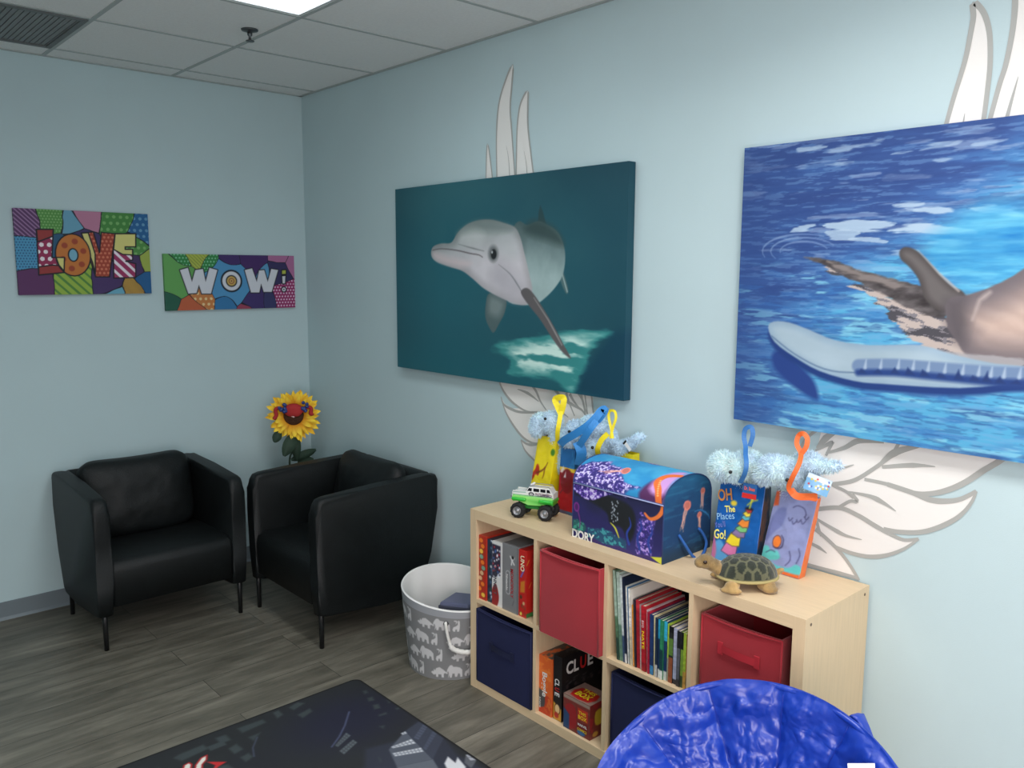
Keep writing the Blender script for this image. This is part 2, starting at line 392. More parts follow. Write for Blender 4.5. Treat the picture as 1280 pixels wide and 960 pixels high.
# troffers
PANEL = M('lit_diffuser', (245, 248, 250), rough=.4, emit=((240, 250, 255), 3.2))
FRM = M('troffer_frame', (215, 218, 218), rough=.4)
TLAB = ['glowing white rectangular ceiling light nearest the room corner', 'glowing ceiling light above the two dolphin pictures', 'glowing ceiling light near the far right end of the room',
        'glowing ceiling light over the middle of the open floor', 'glowing ceiling light over the right rear of the room']
for k, (i, j) in enumerate(LIGHTS):
    x0, x1, y0, y1 = holes[k]
    t = thing('ceiling_light', TLAB[k], 'ceiling light', ((x0 + x1) / 2, (y0 + y1) / 2, HC), group='recessed ceiling lights')
    link('diffuser', box(x0 + .02, x1 - .02, y0 + .02, y1 - .02, HC + .004, HC + .01), PANEL, t, world=True)
    bm = bmesh.new()
    for (a, b_, c, d) in ((x0, x0 + .02, y0, y1), (x1 - .02, x1, y0, y1), (x0 + .02, x1 - .02, y0, y0 + .02), (x0 + .02, x1 - .02, y1 - .02, y1)):
        bx(bm, a, b_, c, d, HC, HC + .02)
    link('frame', frombm(bm), FRM, t, world=True)
    ld = bpy.data.lights.new('troffer_lamp', 'AREA'); ld.shape = 'RECTANGLE'; ld.size = 1.16; ld.size_y = .55
    ld.energy = [3, 20, 21, 5, 10][k]; ld.color = [(.84, .98, 1), (1, .95, .93), (1, .93, .9), (.86, .97, 1), (1, .97, .95)][k]; ld.spread = PI * .86
    lo = bpy.data.objects.new('troffer_lamp', ld); COL.objects.link(lo); lo.location = ((x0 + x1) / 2, (y0 + y1) / 2, HC - .006)
# sprinkler
sx, sy = 1.094, -.827
s = thing('fire_sprinkler', 'small dark pendent fire sprinkler under the ceiling tiles', 'sprinkler', (sx, sy, HC))
link('escutcheon', lathe([(0, HC - .012), (.012, HC - .012), (.034, HC - .006), (.036, HC - .0005), (0, HC - .0005)], 20, (sx, sy)), M('sprinkler_metal', (88, 92, 94), rough=.35, metal=.7), s, world=True, smooth=True)
link('head', lathe([(0, HC - .05), (.017, HC - .05), (.018, HC - .046), (.006, HC - .044), (.005, HC - .03), (.010, HC - .024), (.011, HC - .012), (0, HC - .012)], 16, (sx, sy)), MATS['sprinkler_metal'], s, world=True, smooth=True)
# unseen warm fill light, added to brighten the lower right wall
ld = bpy.data.lights.new('right_wall_fill', 'AREA'); ld.shape = 'RECTANGLE'; ld.size = 1.2; ld.size_y = 1.5; ld.energy = 66; ld.color = (1, .86, .85)
lo = bpy.data.objects.new('right_wall_fill', ld); COL.objects.link(lo); lo.location = (5.5, -2.9, 1.35); lo.rotation_euler = (Vector((4.1, 0, .55)) - Vector((5.5, -2.9, 1.35))).to_track_quat('-Z', 'Y').to_euler()
ld = bpy.data.lights.new('ceiling_fill', 'AREA'); ld.size = .5; ld.energy = 15; ld.color = (.88, .98, 1)  # upward fill without a fixture, added to lighten the ceiling
lo = bpy.data.objects.new('ceiling_fill', ld); COL.objects.link(lo); lo.location = (3.6, -3.9, 1.3); lo.rotation_euler = (PI, 0, 0)
w = bpy.data.worlds.new('world'); scn.world = w; w.use_nodes = True; w.node_tree.nodes['Background'].inputs[0].default_value = (.5, .55, .6, 1); w.node_tree.nodes['Background'].inputs[1].default_value = .3

# ================================================================== WALL MURAL (two painted lotus flowers)
FILLM = M('mural_petal_paint', (232, 230, 226), rough=.6); LINEM = M('mural_line_paint', (168, 169, 165), rough=.6)
def flat(P, off):
    from mathutils.geometry import tessellate_polygon
    vs = [(p[0], -off, p[1]) for p in P]; tr = tessellate_polygon([[Vector((p[0], p[1], 0)) for p in P]])
    me = bpy.data.meshes.new('f'); me.from_pydata(vs, [], [tuple(t) for t in tr]); me.update(); return me
def stroke(P, wd, off):
    P = catmull(P, 8); K = len(P); W = np.interp(np.linspace(0, 1, K), np.linspace(0, 1, len(wd)), wd)
    for i in range(8, K - 8):
        a = np.array(P[i]) - np.array(P[i - 4]); b = np.array(P[i + 4]) - np.array(P[i])
        if a @ b < -.3 * np.linalg.norm(a) * np.linalg.norm(b):
            for k in (-1, 0, 1): W[i + k] = min(W[i + k], .002)
    out = np.zeros((K, 2, 3))
    for i in range(K):
        a, b = np.array(P[max(i - 1, 0)]), np.array(P[min(i + 1, K - 1)]); t = b - a; t /= np.linalg.norm(t) + 1e-9; n = np.array([-t[1], t[0]])
        for j, s_ in enumerate((-1, 1)): q = np.array(P[i]) + n * s_ * W[i] / 2; out[i, j] = (q[0], -off, q[1])
    return grid(out)
def mural(label, fills, lines, off0=.0006):
    t = thing('lotus_mural', label, 'wall mural', (fills[0][0][0][0], 0, 1.6))
    own = {id(P): wd for P, wd in lines}
    for k, (P, sm) in enumerate(fills):
        f = link('petal', flat(P, off0 + .0001 * k), FILLM, t, world=True); o = off0 + .0012 + .00002 * k
        if id(P) in own: link('outline', stroke(P, own[id(P)], o), LINEM, f, world=True)
    for k, (P, wd) in enumerate([l for l in lines if id(l[0]) not in [id(f[0]) for f in fills]]):
        link('line', stroke(P, wd, off0 + .0014 + .00003 * k), LINEM, t, world=True)
A = crop(480, 60, 2.088, 'y', 0, 'xz'); B = crop(600, 470, 5.818, 'y', 0, 'xz')
W1 = (.007, .010, .007)
pA = A([(297, 400), (294, 240), (300, 150), (316, 90), (337, 43), (334, 100), (330, 160), (335, 230), (347, 400)])
pB = A([(345, 400), (347, 240), (352, 170), (361, 135), (376, 112), (376, 150), (376, 200), (382, 260), (400, 400)])
pC = A([(266, 400), (268, 290), (271, 250), (278, 290), (290, 400)])
low = B([(140, 0), (150, 60), (190, 135), (245, 195), (300, 235), (235, 235), (180, 200), (155, 155), (185, 250), (240, 350), (310, 440), (360, 478), (330, 480), (300, 465), (325, 535), (390, 605), (470, 665), (700, 665), (860, 500), (832, 380), (815, 0)])
mural('pale lotus petals painted on the wall behind the left dolphin canvas',
      [(pA, False), (pB, False), (pC, False), (low, False)],
      [(pA, W1), (pB, W1), (pC, (.006, .007, .006)),
       (A([(320, 255), (326, 290), (329, 340)]), (.001, .005)), (A([(366, 268), (372, 300), (375, 340)]), (.001, .005)),
       (B([(140, 0), (150, 60), (190, 135), (250, 200), (340, 255), (440, 262)]), (.008, .013, .004)),
       (B([(155, 150), (175, 205), (230, 240), (300, 262), (440, 262)]), (.006, .014, .008)),
       (B([(155, 150), (185, 250), (240, 350), (310, 440), (380, 485), (450, 492)]), (.005, .012, .008)),
       (B([(300, 465), (340, 492), (390, 500), (450, 488)]), (.008, .012, .006)),
       (B([(300, 465), (330, 540), (400, 615), (470, 670)]), (.006, .010, .008)),
       (B([(275, 95), (350, 125), (430, 185)]), (.003, .014, .004)), (B([(360, 40), (410, 110), (440, 180), (485, 248)]), (.014, .012, .005)),
       (B([(540, 90), (590, 150), (650, 195), (740, 245), (770, 290)]), (.014, .014, .005)), (B([(630, 120), (650, 190), (690, 290)]), (.014, .009, .005)),
       (B([(655, 130), (690, 190), (740, 250)]), (.016, .010, .004)), (B([(715, 120), (750, 180), (770, 290)]), (.013, .012, .006)),
       (B([(740, 120), (752, 190), (788, 290)]), (.010, .008, .005)), (B([(765, 130), (775, 210), (788, 290)]), (.008, .007, .005)),
       (B([(812, 120), (822, 220), (832, 300)]), (.009, .009, .008)), (B([(540, 260), (600, 268), (645, 300)]), (.003, .008, .003))])
R = crop(1000, 530, 4.571, 'y', 0, 'xz'); U = crop(1160, 0, 5.65, 'y', 0, 'xz')
u1 = U([(110, 950), (180, 700), (230, 540), (270, 400), (300, 250), (322, 120), (318, 18), (375, 60), (415, 140), (438, 260), (440, 450), (420, 650), (380, 950)])
u2 = U([(410, 950), (500, 620), (550, 460), (590, 270), (612, 100), (618, -40), (615, -150), (680, -80), (740, 40), (770, 200), (770, 450), (745, 700), (700, 950)])
r1 = R([(150, -60), (100, 130), (60, 200), (20, 300), (40, 340), (180, 345), (300, 325), (370, 315), (500, 345), (650, 392), (750, 397), (850, 375), (950, 330), (1050, 265), (1150, 205), (1250, 120), (1300, 0)])
r2 = R([(180, 345), (370, 312), (500, 345), (640, 390), (740, 430), (830, 440), (920, 428), (1010, 383), (985, 440), (940, 500), (880, 548), (780, 595), (680, 618), (560, 615), (440, 590), (330, 520), (220, 478), (60, 480)])
r3 = R([(60, 490), (220, 475), (330, 520), (430, 580), (520, 630), (600, 662), (680, 655), (600, 710), (500, 748), (400, 757), (300, 738), (200, 690), (120, 640), (60, 560)])
r4 = R([(40, 560), (120, 620), (230, 730), (290, 810), (338, 892), (250, 862), (150, 835), (40, 805)])
WW = (.010, .016, .010)
mural('pale lotus petals painted on the wall behind the right canvas with spreading lower petals',
      [(u1, False), (u2, False), (r1, False), (r2, False), (r3, False), (r4, False)],
      [(u1, (.012, .015, .012)), (u2, (.012, .016, .012)), (U([(640, 540), (600, 680), (540, 900)]), (.001, .012)), (U([(262, 800), (245, 900)]), (.001, .006)),
       (R([(180, 345), (300, 325), (400, 270), (520, 180), (570, 100)]), (.014, .012, .010)), (R([(370, 315), (500, 343), (650, 392), (750, 397), (850, 375), (950, 330), (1050, 265), (1150, 205), (1250, 120)]), (.010, .016, .016)),
       (R([(500, 343), (640, 390), (740, 430), (830, 440), (920, 428), (1010, 383)]), (.014, .017, .010)), (R([(1010, 383), (985, 440), (940, 500), (880, 548), (780, 595), (680, 618), (560, 615), (480, 600)]), (.006, .014, .014)),
       (R([(60, 492), (220, 478), (330, 520), (430, 580), (520, 630), (600, 662), (680, 655)]), (.014, .015, .008)), (R([(680, 655), (600, 710), (500, 748), (400, 757), (300, 738), (210, 705)]), (.006, .013, .012)),
       (R([(90, 600), (160, 660), (230, 730), (290, 810), (338, 892)]), (.014, .012, .010)), (R([(40, 800), (150, 832), (250, 858), (330, 880)]), (.010, .014, .010)),
       (R([(470, 245), (600, 236), (690, 236), (775, 243)]), (.010, .014, .002)), (R([(270, 385), (400, 412), (480, 450), (550, 497)]), (.004, .016, .002)), (R([(85, 535), (180, 592), (260, 635), (355, 660)]), (.008, .014, .002)),
       (R([(60, 680), (110, 705), (155, 738)]), (.010, .012, .002)), (R([(300, 400), (335, 447), (290, 440), (225, 475)]), (.012, .010, .010)), (R([(190, 350), (260, 382), (310, 420)]), (.010, .010, .012)),
       (R([(20, 300), (150, 268), (230, 255), (310, 232)]), (.008, .012, .002)), (R([(150, 165), (250, 138), (340, 95), (480, 92)]), (.006, .016, .020)), (R([(100, 140), (150, 80), (210, 40)]), (.010, .022, .012)),
       (R([(190, 100), (150, 180)]), (.012, .008)), (R([(440, 250), (540, 165), (680, 125)]), (.006, .022, .010)), (R([(90, 150), (175, 110), (190, 105)]), (.006, .014, .010)),
       (R([(95, 545), (110, 600), (125, 640)]), (.012, .008)), (R([(120, 20), (20, 110), (-60, 330)]), (.010, .010))])

# ================================================================== CANVASES
# --- underwater dolphin
p = Paint(1.015, 2.535, 1.225, 2.125, 520, 308, (34, 84, 96)); T = crop(480, 60, 2.088, 'y', -.04, 'xz')
u = (p.U - 1.015) / 1.52; v_ = (p.V - 1.225) / .9
p.C = np.array((24, 74, 88.)) + (v_ * (1 - v_) * 4)[..., None] * np.array((6, 14, 14.)) + sstep(.75 - abs(u - .25) - v_ * .1, .2, .8)[..., None] * np.array((2, 16, 16.))
p.mix(sstep(1 - np.hypot((u - .33) / .5, (v_ - 1.0) / .35), 0, 1) * .5, (62, 122, 130)); p.mix(sstep(.25 - v_, 0, .25) * .5, (24, 108, 122)); p.mix(sstep(fbm(u * 6, v_ * 4, 3), .45, .8) * .12, (70, 120, 125))
p.mix(sstep(u, .75, 1) * .4, (18, 62, 80))
def sand(U_, V_, d):
    n = fbm(U_ * 9 + V_ * 4, V_ * 34, 5); k = sstep(n, .42, .66)[..., None]; core = sstep(-d, 0, .07)[..., None]
    return np.array((48, 140, 140.)) * (1 - k * core) + np.array((205, 238, 228.)) * k * core
p.poly(T([(280, 775), (340, 766), (430, 745), (520, 735), (600, 740), (560, 775), (525, 835), (505, 905), (470, 895), (440, 865), (380, 858), (325, 845), (330, 815), (300, 790)]), sand, soft=.010, smooth=4, rag=.03, rf=(8, 40))
p.poly(T([(600, 742), (640, 735), (640, 930), (500, 900), (528, 835)]), (16, 66, 88), soft=.02)
GR = (128, 146, 146)
p.poly(T([(403, 458), (404, 430), (409, 410), (416, 428), (424, 460)]), (40, 72, 76))
p.poly(T([(462, 572), (474, 600), (482, 632), (477, 642), (465, 618), (458, 592)]), (78, 110, 112), smooth=4); p.line(T([(466, 590), (479, 636)]), .005, (170, 190, 188))
p.poly(T([(276, 640), (266, 672), (266, 705), (276, 730), (287, 743), (302, 718), (316, 690), (318, 655)]), (82, 104, 106), smooth=5); p.poly(T([(280, 650), (275, 690), (300, 700), (312, 665)]), (120, 138, 138), soft=.02, smooth=4)
body = [(345, 458), (375, 462), (402, 452), (425, 460), (452, 478), (468, 508), (474, 545), (468, 590), (450, 622), (424, 650), (398, 668), (365, 670), (320, 655), (300, 560)]
Bd = T(body); p.poly(Bd, lambda U_, V_, d: np.array((84, 108, 110.)) + sstep(1.93 - V_, 0, .28)[..., None] * np.array((74, 76, 74.)) + (fbm(U_ * 14, V_ * 10, 2)[..., None] - .5) * 36, smooth=5)
p.poly(T([(385, 452), (425, 458), (456, 482), (468, 515), (420, 500), (370, 480)]), (52, 74, 74), soft=.02, alpha=.85, smooth=4)
p.poly(T([(340, 470), (362, 490), (358, 540), (330, 520)]), (90, 112, 112), soft=.03, alpha=.8, smooth=4)
head = T([(124, 532), (130, 518), (150, 510), (176, 508), (192, 484), (215, 462), (245, 450), (280, 448), (312, 456), (342, 468), (356, 492), (366, 530), (380, 590), (388, 635), (375, 668), (345, 668), (302, 650), (262, 628), (232, 602), (205, 582), (172, 571), (142, 560), (127, 548)])
def hc(U_, V_, d):
    t = sstep(1.98 - V_ + (U_ - 1.6) * .12, .0, .26)[..., None]; sh = sstep(-d, 0, .05)[..., None]
    return (np.array((138, 154, 152.)) * (1 - t) + np.array((204, 200, 206.)) * t) * (.86 + .14 * sh) + (fbm(U_ * 12, V_ * 16, 4)[..., None] - .5) * 22
p.poly(head, hc, smooth=5)
p.poly(T([(190, 488), (215, 465), (250, 452), (300, 456), (335, 470), (300, 480), (240, 478)]), (118, 134, 132), soft=.02, alpha=.8, smooth=4)
p.poly(T([(205, 485), (240, 478), (262, 492), (240, 505), (205, 502)]), (214, 218, 216), soft=.03, alpha=.6, smooth=4)
p.poly(T([(300, 500), (345, 510), (350, 545), (315, 545)]), (186, 192, 194), soft=.03, alpha=.55, smooth=4)
p.poly(T([(300, 560), (355, 600), (370, 650), (330, 650), (280, 610)]), (176, 172, 182), soft=.04, alpha=.6, smooth=4)
p.poly(T([(130, 532), (170, 545), (230, 560), (200, 572), (140, 555)]), (216, 198, 200), soft=.015, alpha=.7, smooth=4)
p.line(T([(128, 528), (150, 524), (190, 528), (225, 536), (248, 540), (258, 546)]), (.003, .005, .003), (92, 84, 88), smooth=4)
p.line(T([(195, 512), (230, 522), (262, 530)]), (.001, .007, .001), (104, 112, 112), alpha=.7, smooth=4); p.line(T([(300, 565), (330, 590), (352, 622), (362, 640)]), (.001, .008, .004), (120, 122, 128), alpha=.8, smooth=4)
p.ell(T([(286, 537)])[0], (.034, .036), (108, 114, 116), soft=.01, alpha=.9); p.ell(T([(287, 538)])[0], (.019, .022), (30, 34, 38)); p.ell(T([(283, 533)])[0], (.005, .006), (215, 220, 222))
p.poly(T([(358, 638), (372, 626), (390, 640), (420, 685), (452, 740), (470, 775), (489, 810), (468, 795), (440, 758), (408, 708), (376, 668)]), (96, 92, 94), smooth=4); p.line(T([(392, 652), (430, 710), (465, 775)]), (.004, .008, .002), (160, 158, 156), alpha=.8)
link_c = lambda name, me, lab: tag(link(name, me, PRINT), lab, 'canvas picture')
fxz = lambda y: (lambda U_, V_: (U_, np.full_like(U_, y), V_))
def backy(y):
    def f(A_): A_[:, 1] = y; return A_
    return f
g_ = p.C.mean(-1, keepdims=True); p.C = (g_ + (p.C - g_) * .88)
link_c('canvas_print', wrap_canvas(p, fxz(-.042), backy(-.003)), 'underwater canvas of a pale grey dolphin facing left on dark teal')
# --- dolphin on a raft in the pool
p = Paint(3.023, 4.547, 1.221, 2.121, 640, 378, (50, 90, 165)); T = crop(900, 0, 1.6, 'y', -.04, 'xz')
u = (p.U - 3.023) / 1.524; v_ = (p.V - 1.221) / .9
deep = np.array((44, 78, 150.)); cy_ = np.array((76, 176, 226.)); mid = np.array((62, 118, 196.))
lo = sstep(.66 - v_ + u * .15, 0, .42); rt = sstep(u + .35 * (1 - abs(v_ - .55) * 2.2), .46, .74); k = np.clip(lo * (.35 + .85 * sstep(u, .05, .25)) + rt * .8, 0, 1)
n = fbm(u * 9, v_ * 30, 1, 5); k = np.clip(k + (n - .5) * .55, 0, 1)[..., None]
p.C = deep * (1 - k) ** 2 + mid * 2 * k * (1 - k) + cy_ * k ** 2
p.mix(sstep(fbm(u * 11 + 3, v_ * 46, 9, 4), .62, .68) * .55 * sstep(v_, .5, .65), (150, 172, 210)); p.mix(sstep(fbm(u * 6 + 1, v_ * 30, 19, 4), .56, .7) * .5, (38, 66, 136))
p.mix(sstep(fbm(u * 16 + 5, v_ * 60, 29, 4), .58, .68) * .75 * sstep(.62 - v_, 0, .1), (130, 214, 240)); p.mix(sstep(fbm(u * 13 + 7, v_ * 40, 39, 4), .58, .68) * .6 * sstep(.62 - v_, 0, .1), (48, 116, 196))
n4 = fbm(u * 26 + 9, v_ * 130, 51, 4); p.mix(sstep(n4, .56, .66) * .35, (120, 170, 222)); p.mix(sstep(.44 - n4, 0, .1) * .35, (34, 66, 140))
p.mix(sstep(.16 - u, 0, .16) * .45 * (v_ < .99), (40, 72, 142))
RP = (176, 204, 228)
T2 = crop(925, 170, 3.606, 'y', -.04, 'xz')
for q_, a in (([(380, 400), (470, 378), (560, 372), (700, 398), (640, 425), (520, 425), (400, 415)], .9), ([(665, 425), (760, 402), (900, 402), (1070, 432), (960, 448), (760, 440)], .95), ([(225, 438), (250, 408), (345, 392), (300, 430)], .85),
              ([(390, 428), (470, 425), (540, 440), (500, 465), (430, 462), (398, 448)], .8), ([(755, 328), (860, 320), (950, 328), (995, 348), (900, 350), (780, 338)], .9), ([(260, 60), (330, 48), (395, 48), (360, 70), (280, 70)], .7),
              ([(375, 70), (470, 45), (620, 22), (640, 32), (500, 62), (400, 76)], .6), ([(385, 128), (450, 112), (520, 112), (500, 126), (400, 132)], .65), ([(690, 80), (740, 66), (800, 60), (760, 74)], .6), ([(810, 60), (900, 36), (1000, 28), (940, 50), (830, 70)], .6),
              ([(1030, 320), (1120, 318), (1200, 335), (1270, 360), (1120, 348), (1045, 338)], .9), ([(690, 310), (760, 304), (830, 304), (740, 316)], .8), ([(850, 478), (950, 470), (1040, 482), (950, 494)], .7), ([(500, 465), (570, 450), (660, 478), (540, 478)], .8),
              ([(1050, 36), (1120, 20), (1190, 20), (1120, 40)], .6), ([(875, 118), (930, 108), (985, 112), (940, 124)], .6), ([(690, 524), (760, 510), (800, 520), (740, 545), (680, 540)], .6)):
    p.poly(T2(q_), RP, alpha=a, smooth=4, soft=.0025, rag=.012, rf=(14, 110))
for r_, a0, a1 in ((1, 2.6, 5.8), (.72, 3, 6), (1.25, 2.8, 5.2)):
    p.line(T2([(290 + 150 * r_ * math.cos(t), 520 + 62 * r_ * math.sin(t)) for t in np.linspace(a0, a1, 14)]), (.001, .006, .001), (140, 170, 215), alpha=.7)
p.poly(T([(400, 500), (520, 410), (608, 405), (700, 420), (700, 560), (540, 575), (480, 575)]), lambda U_, V_, d: np.array((58, 168, 226.)) + (fbm(U_ * 9, V_ * 60, 3)[..., None] - .45) * np.array((130, 110, 40.)), soft=.03, alpha=.85, smooth=4)
p.poly(T([(104, 712), (122, 700), (165, 735), (190, 765), (195, 800), (150, 775), (112, 740)]), (34, 66, 146), soft=.008, smooth=4)
def refl(U_, V_, d):
    n_ = fbm(U_ * 14 - V_ * 9, V_ * 80 + U_ * 20, 8, 5)[..., None]; return np.where(n_ > .54, np.array((196, 180, 172.)), np.where(n_ > .46, np.array((132, 128, 136.)), np.array((78, 76, 84.))))
p.poly(T([(205, 528), (300, 575), (400, 600), (450, 625), (470, 650), (500, 715), (440, 700), (380, 680), (340, 645), (310, 600)]), refl, soft=.003, smooth=4, rag=.03, rf=(12, 70))
DK = lambda U_, V_, d: np.array((88, 82, 84.)) + (fbm(U_ * 24, V_ * 60, 6)[..., None] - .5) * 90
p.poly(T([(168, 514), (215, 518), (262, 535), (310, 548), (355, 560), (400, 572), (455, 590), (450, 632), (390, 622), (330, 590), (270, 562), (210, 530)]), DK, smooth=4, rag=.006, rf=(30, 90)); p.poly(T([(215, 522), (262, 536), (330, 556), (390, 576), (350, 580), (280, 556), (230, 535)]), (150, 138, 134), soft=.004, rag=.010, rf=(16, 80), alpha=.8)
p.poly(T([(362, 518), (360, 502), (372, 494), (392, 500), (415, 520), (440, 548), (465, 572), (488, 585), (500, 620), (450, 625), (412, 600), (398, 560), (380, 535)]), lambda U_, V_, d: np.array((82, 76, 76.)) + sstep(-d, 0, .025)[..., None] * 26, smooth=5)
p.line(T([(398, 502), (440, 548), (478, 582)]), (.002, .007, .003), (190, 180, 176), alpha=.8)
bod = T([(455, 600), (500, 588), (540, 575), (575, 558), (608, 538), (680, 490), (780, 470), (880, 500), (960, 560), (1040, 600), (1100, 625), (1060, 660), (960, 700), (860, 730), (700, 745), (608, 735), (550, 728), (500, 716), (475, 685), (455, 650)])
def bc(U_, V_, d):
    t = sstep(-d, .0, .11)[..., None]; rip = (np.sin((U_ * 60 + V_ * 130) + fbm(U_ * 20, V_ * 20, 3) * 6) * 5)[..., None]
    return np.array((116, 106, 112.)) * (1 - t) + np.array((206, 178, 164.)) * t + rip * t
p.poly(bod, bc, smooth=4, rag=.003)
p.poly(T([(452, 600), (490, 592), (500, 640), (488, 690), (465, 680), (452, 640)]), (84, 78, 84), soft=.02, alpha=.7)
p.line(T([(505, 640), (520, 600), (540, 585)]), (.002, .012, .002), (206, 190, 184), alpha=.7, soft=.006)
p.poly(T([(440, 700), (500, 705), (608, 722), (608, 740), (480, 728), (380, 705)]), (170, 168, 172), soft=.004, alpha=.9, rag=.014, rf=(16, 70))
RF = T([(97, 655), (108, 643), (140, 645), (185, 662), (230, 680), (300, 690), (400, 690), (480, 712), (608, 732), (900, 720), (1090, 690), (1100, 720), (900, 775), (700, 775), (608, 766), (480, 776), (330, 768), (270, 762), (200, 742), (150, 714), (110, 684)])
p.poly([(a, b_ - .022) for a, b_ in RF], (28, 60, 134), smooth=3, soft=.006)
p.poly(RF, lambda U_, V_, d: np.array((148, 178, 202.)) + (sstep(-d, 0, .03)[..., None] * np.array((20, 16, 8.))) + (fbm(U_ * 6, V_ * 14, 4)[..., None] - .5) * 24, smooth=3)
p.line(T([(104, 672), (150, 708), (210, 738), (275, 745), (400, 740), (608, 752)]), .004, (90, 122, 160), smooth=4)
tube_ = [(278, 732), (350, 732), (420, 738), (500, 745), (560, 750), (640, 752), (760, 752), (900, 745), (1060, 705)]
p.line(T(tube_), (.042, .046, .042), (112, 142, 184), smooth=4, soft=.004); p.line([(a, b_ - .02) for a, b_ in T(tube_)], (.02, .022, .02), (34, 66, 140), smooth=4, soft=.006)
tp = catmull(T(tube_), 7)
for i, q_ in enumerate(tp[1:-1:3]):
    a = random.uniform(-.006, .006); l_ = random.uniform(.004, .026)
    p.poly([(q_[0] - .011, q_[1] - .022), (q_[0] + a, q_[1] - .016 + l_), (q_[0] + .006, q_[1] - .012), (q_[0] + .016, q_[1] - .022)], (32, 58, 122), soft=.003)
    p.line([(q_[0] + .012, q_[1] + .020), (q_[0] + .010, q_[1] - .004)], (.003, .010, .002), (186, 206, 226), alpha=.7)
g_ = p.C.mean(-1, keepdims=True); p.C = (g_ + (p.C - g_) * .86) * .93
link_c('canvas_print', wrap_canvas(p, fxz(-.042), backy(-.003)), 'bright blue pool canvas of a dolphin fluke beside an inflatable raft')
# --- the two small word canvases on the left wall
def patches(p, seeds, line_w, wob=.02):
    n1 = fbm(p.U * 5, p.V * 5, 3) - .5; n2 = fbm(p.U * 5, p.V * 5, 8) - .5; U_ = p.U + n1 * wob * 3; V_ = p.V + n2 * wob * 3
    w_ = p.box[1] - p.box[0]; h_ = p.box[3] - p.box[2]
    D = np.stack([np.hypot(U_ - (p.box[0] + s[0] * w_), V_ - (p.box[3] - s[1] * h_)) - (s[4] if len(s) > 4 else 0) for s in seeds]); o = np.argsort(D, 0); A_ = np.take_along_axis(D, o[:2], 0)
    for i, s in enumerate(seeds):
        m = o[0] == i; p.C[m] = s[2]; k = s[3]
        if k:
            if k[0] == 's': q = np.sin((p.U + p.V) * 2 * PI / k[1]); m2 = m & (q > k[3] if len(k) > 3 else q > .4)
            else: r_ = np.round(p.V / k[1]); m2 = m & (np.hypot((p.U / k[1] + .5 * (r_ % 2) + .5) % 1 - .5, p.V / k[1] - r_) < .26)
            p.C[m2] = k[2]
    e = (A_[1] - A_[0]); p.mix(1 - sstep(e, line_w * .5, line_w * 1.4), (28, 30, 42))
fyz = lambda x: (lambda U_, V_: (np.full_like(U_, x), U_, V_))
def backx(x):
    def f(A_): A_[:, 0] = x; return A_
    return f
p = Paint(-1.539, -.92, 1.594, 2.006, 300, 200, (90, 60, 100)); T = crop(0, 250, 6.4, 'x', .02, 'yz')
K_ = (26, 28, 38)
patches(p, [(.08, .15, (88, 52, 100), ('s', .022, (150, 110, 158))), (.27, .1, (82, 150, 66), ('d', .014, (130, 186, 110))), (.41, .14, (96, 160, 190), None), (.52, .06, (186, 118, 150), None), (.72, .12, (66, 140, 62), ('d', .032, (112, 176, 96))),
            (.97, .2, (28, 96, 156), ('d', .03, (90, 150, 190))), (.07, .52, (66, 150, 196), ('d', .013, (30, 80, 130))), (.12, .9, (94, 46, 98), None), (.42, .9, (150, 186, 62), ('s', .045, (80, 140, 60), .5)), (.68, .88, (70, 48, 104), None),
            (.83, .97, (206, 160, 60), ('s', .012, (110, 80, 50))), (.98, .85, (26, 92, 150), None), (.9, .6, (70, 48, 100), None), (.45, .3, (62, 50, 104), None), (.34, .45, (34, 88, 124), None), (.9, .38, (76, 146, 66), ('d', .03, (120, 180, 100))), (.72, .99, (96, 168, 196), None), (1.0, .6, (158, 178, 70), None)], .004)
def stripes(c1, c2, w_, thr=0.0, kind='s'):
    def f(U_, V_, d):
        if kind == 's': m = np.sin((U_ + V_ * 1.0) * 2 * PI / w_) > thr
        else: r_ = np.round(V_ / w_); m = np.hypot((U_ / w_ + .5 * (r_ % 2) + .5) % 1 - .5, V_ / w_ - r_) < .3
        return np.where(m[..., None], np.array(c2, float), np.array(c1, float))
    return f
E_ = .006
p.poly(T([(290, 235), (425, 235), (415, 460), (515, 460), (515, 580), (310, 600)]), stripes((158, 40, 84), (236, 226, 232), .034, kind='d'), edge=K_, ew=E_)
p.poly(T([(290, 235), (425, 235), (422, 290), (300, 335)]), (158, 52, 52), edge=K_, ew=E_); p.poly(T([(308, 535), (420, 520), (515, 530), (515, 580), (310, 600)]), (158, 52, 52), edge=K_, ew=E_)
p.poly(T([(650, 265), (745, 255), (795, 420), (810, 260), (920, 270), (875, 615), (765, 615)]), stripes((170, 62, 44), (214, 116, 84), .02, kind='d'), edge=K_, ew=E_)
p.poly(T([(650, 265), (705, 262), (760, 430), (762, 590), (740, 500)]), (214, 206, 120), edge=K_, ew=E_)
p.poly(T([(920, 270), (1085, 270), (1085, 375), (1000, 375), (1000, 395), (1060, 395), (1060, 480), (1005, 490), (1085, 510), (1085, 620), (910, 625), (905, 400)]), stripes((164, 44, 96), (232, 220, 232), .05, .35), edge=K_, ew=E_)
p.poly(T([(920, 270), (1085, 270), (1085, 375), (1000, 375), (1000, 395), (1060, 395), (1060, 440), (980, 435), (908, 395)]), (216, 210, 118), edge=K_, ew=E_)
c_ = T([(585, 440)])[0]; e1 = T([(445, 440), (725, 440), (585, 272), (585, 608)]); rx = (e1[1][0] - e1[0][0]) / 2; rz = (e1[2][1] - e1[3][1]) / 2
p.ell(c_, (rx, rz), (204, 116, 46), edge=K_, ew=E_)
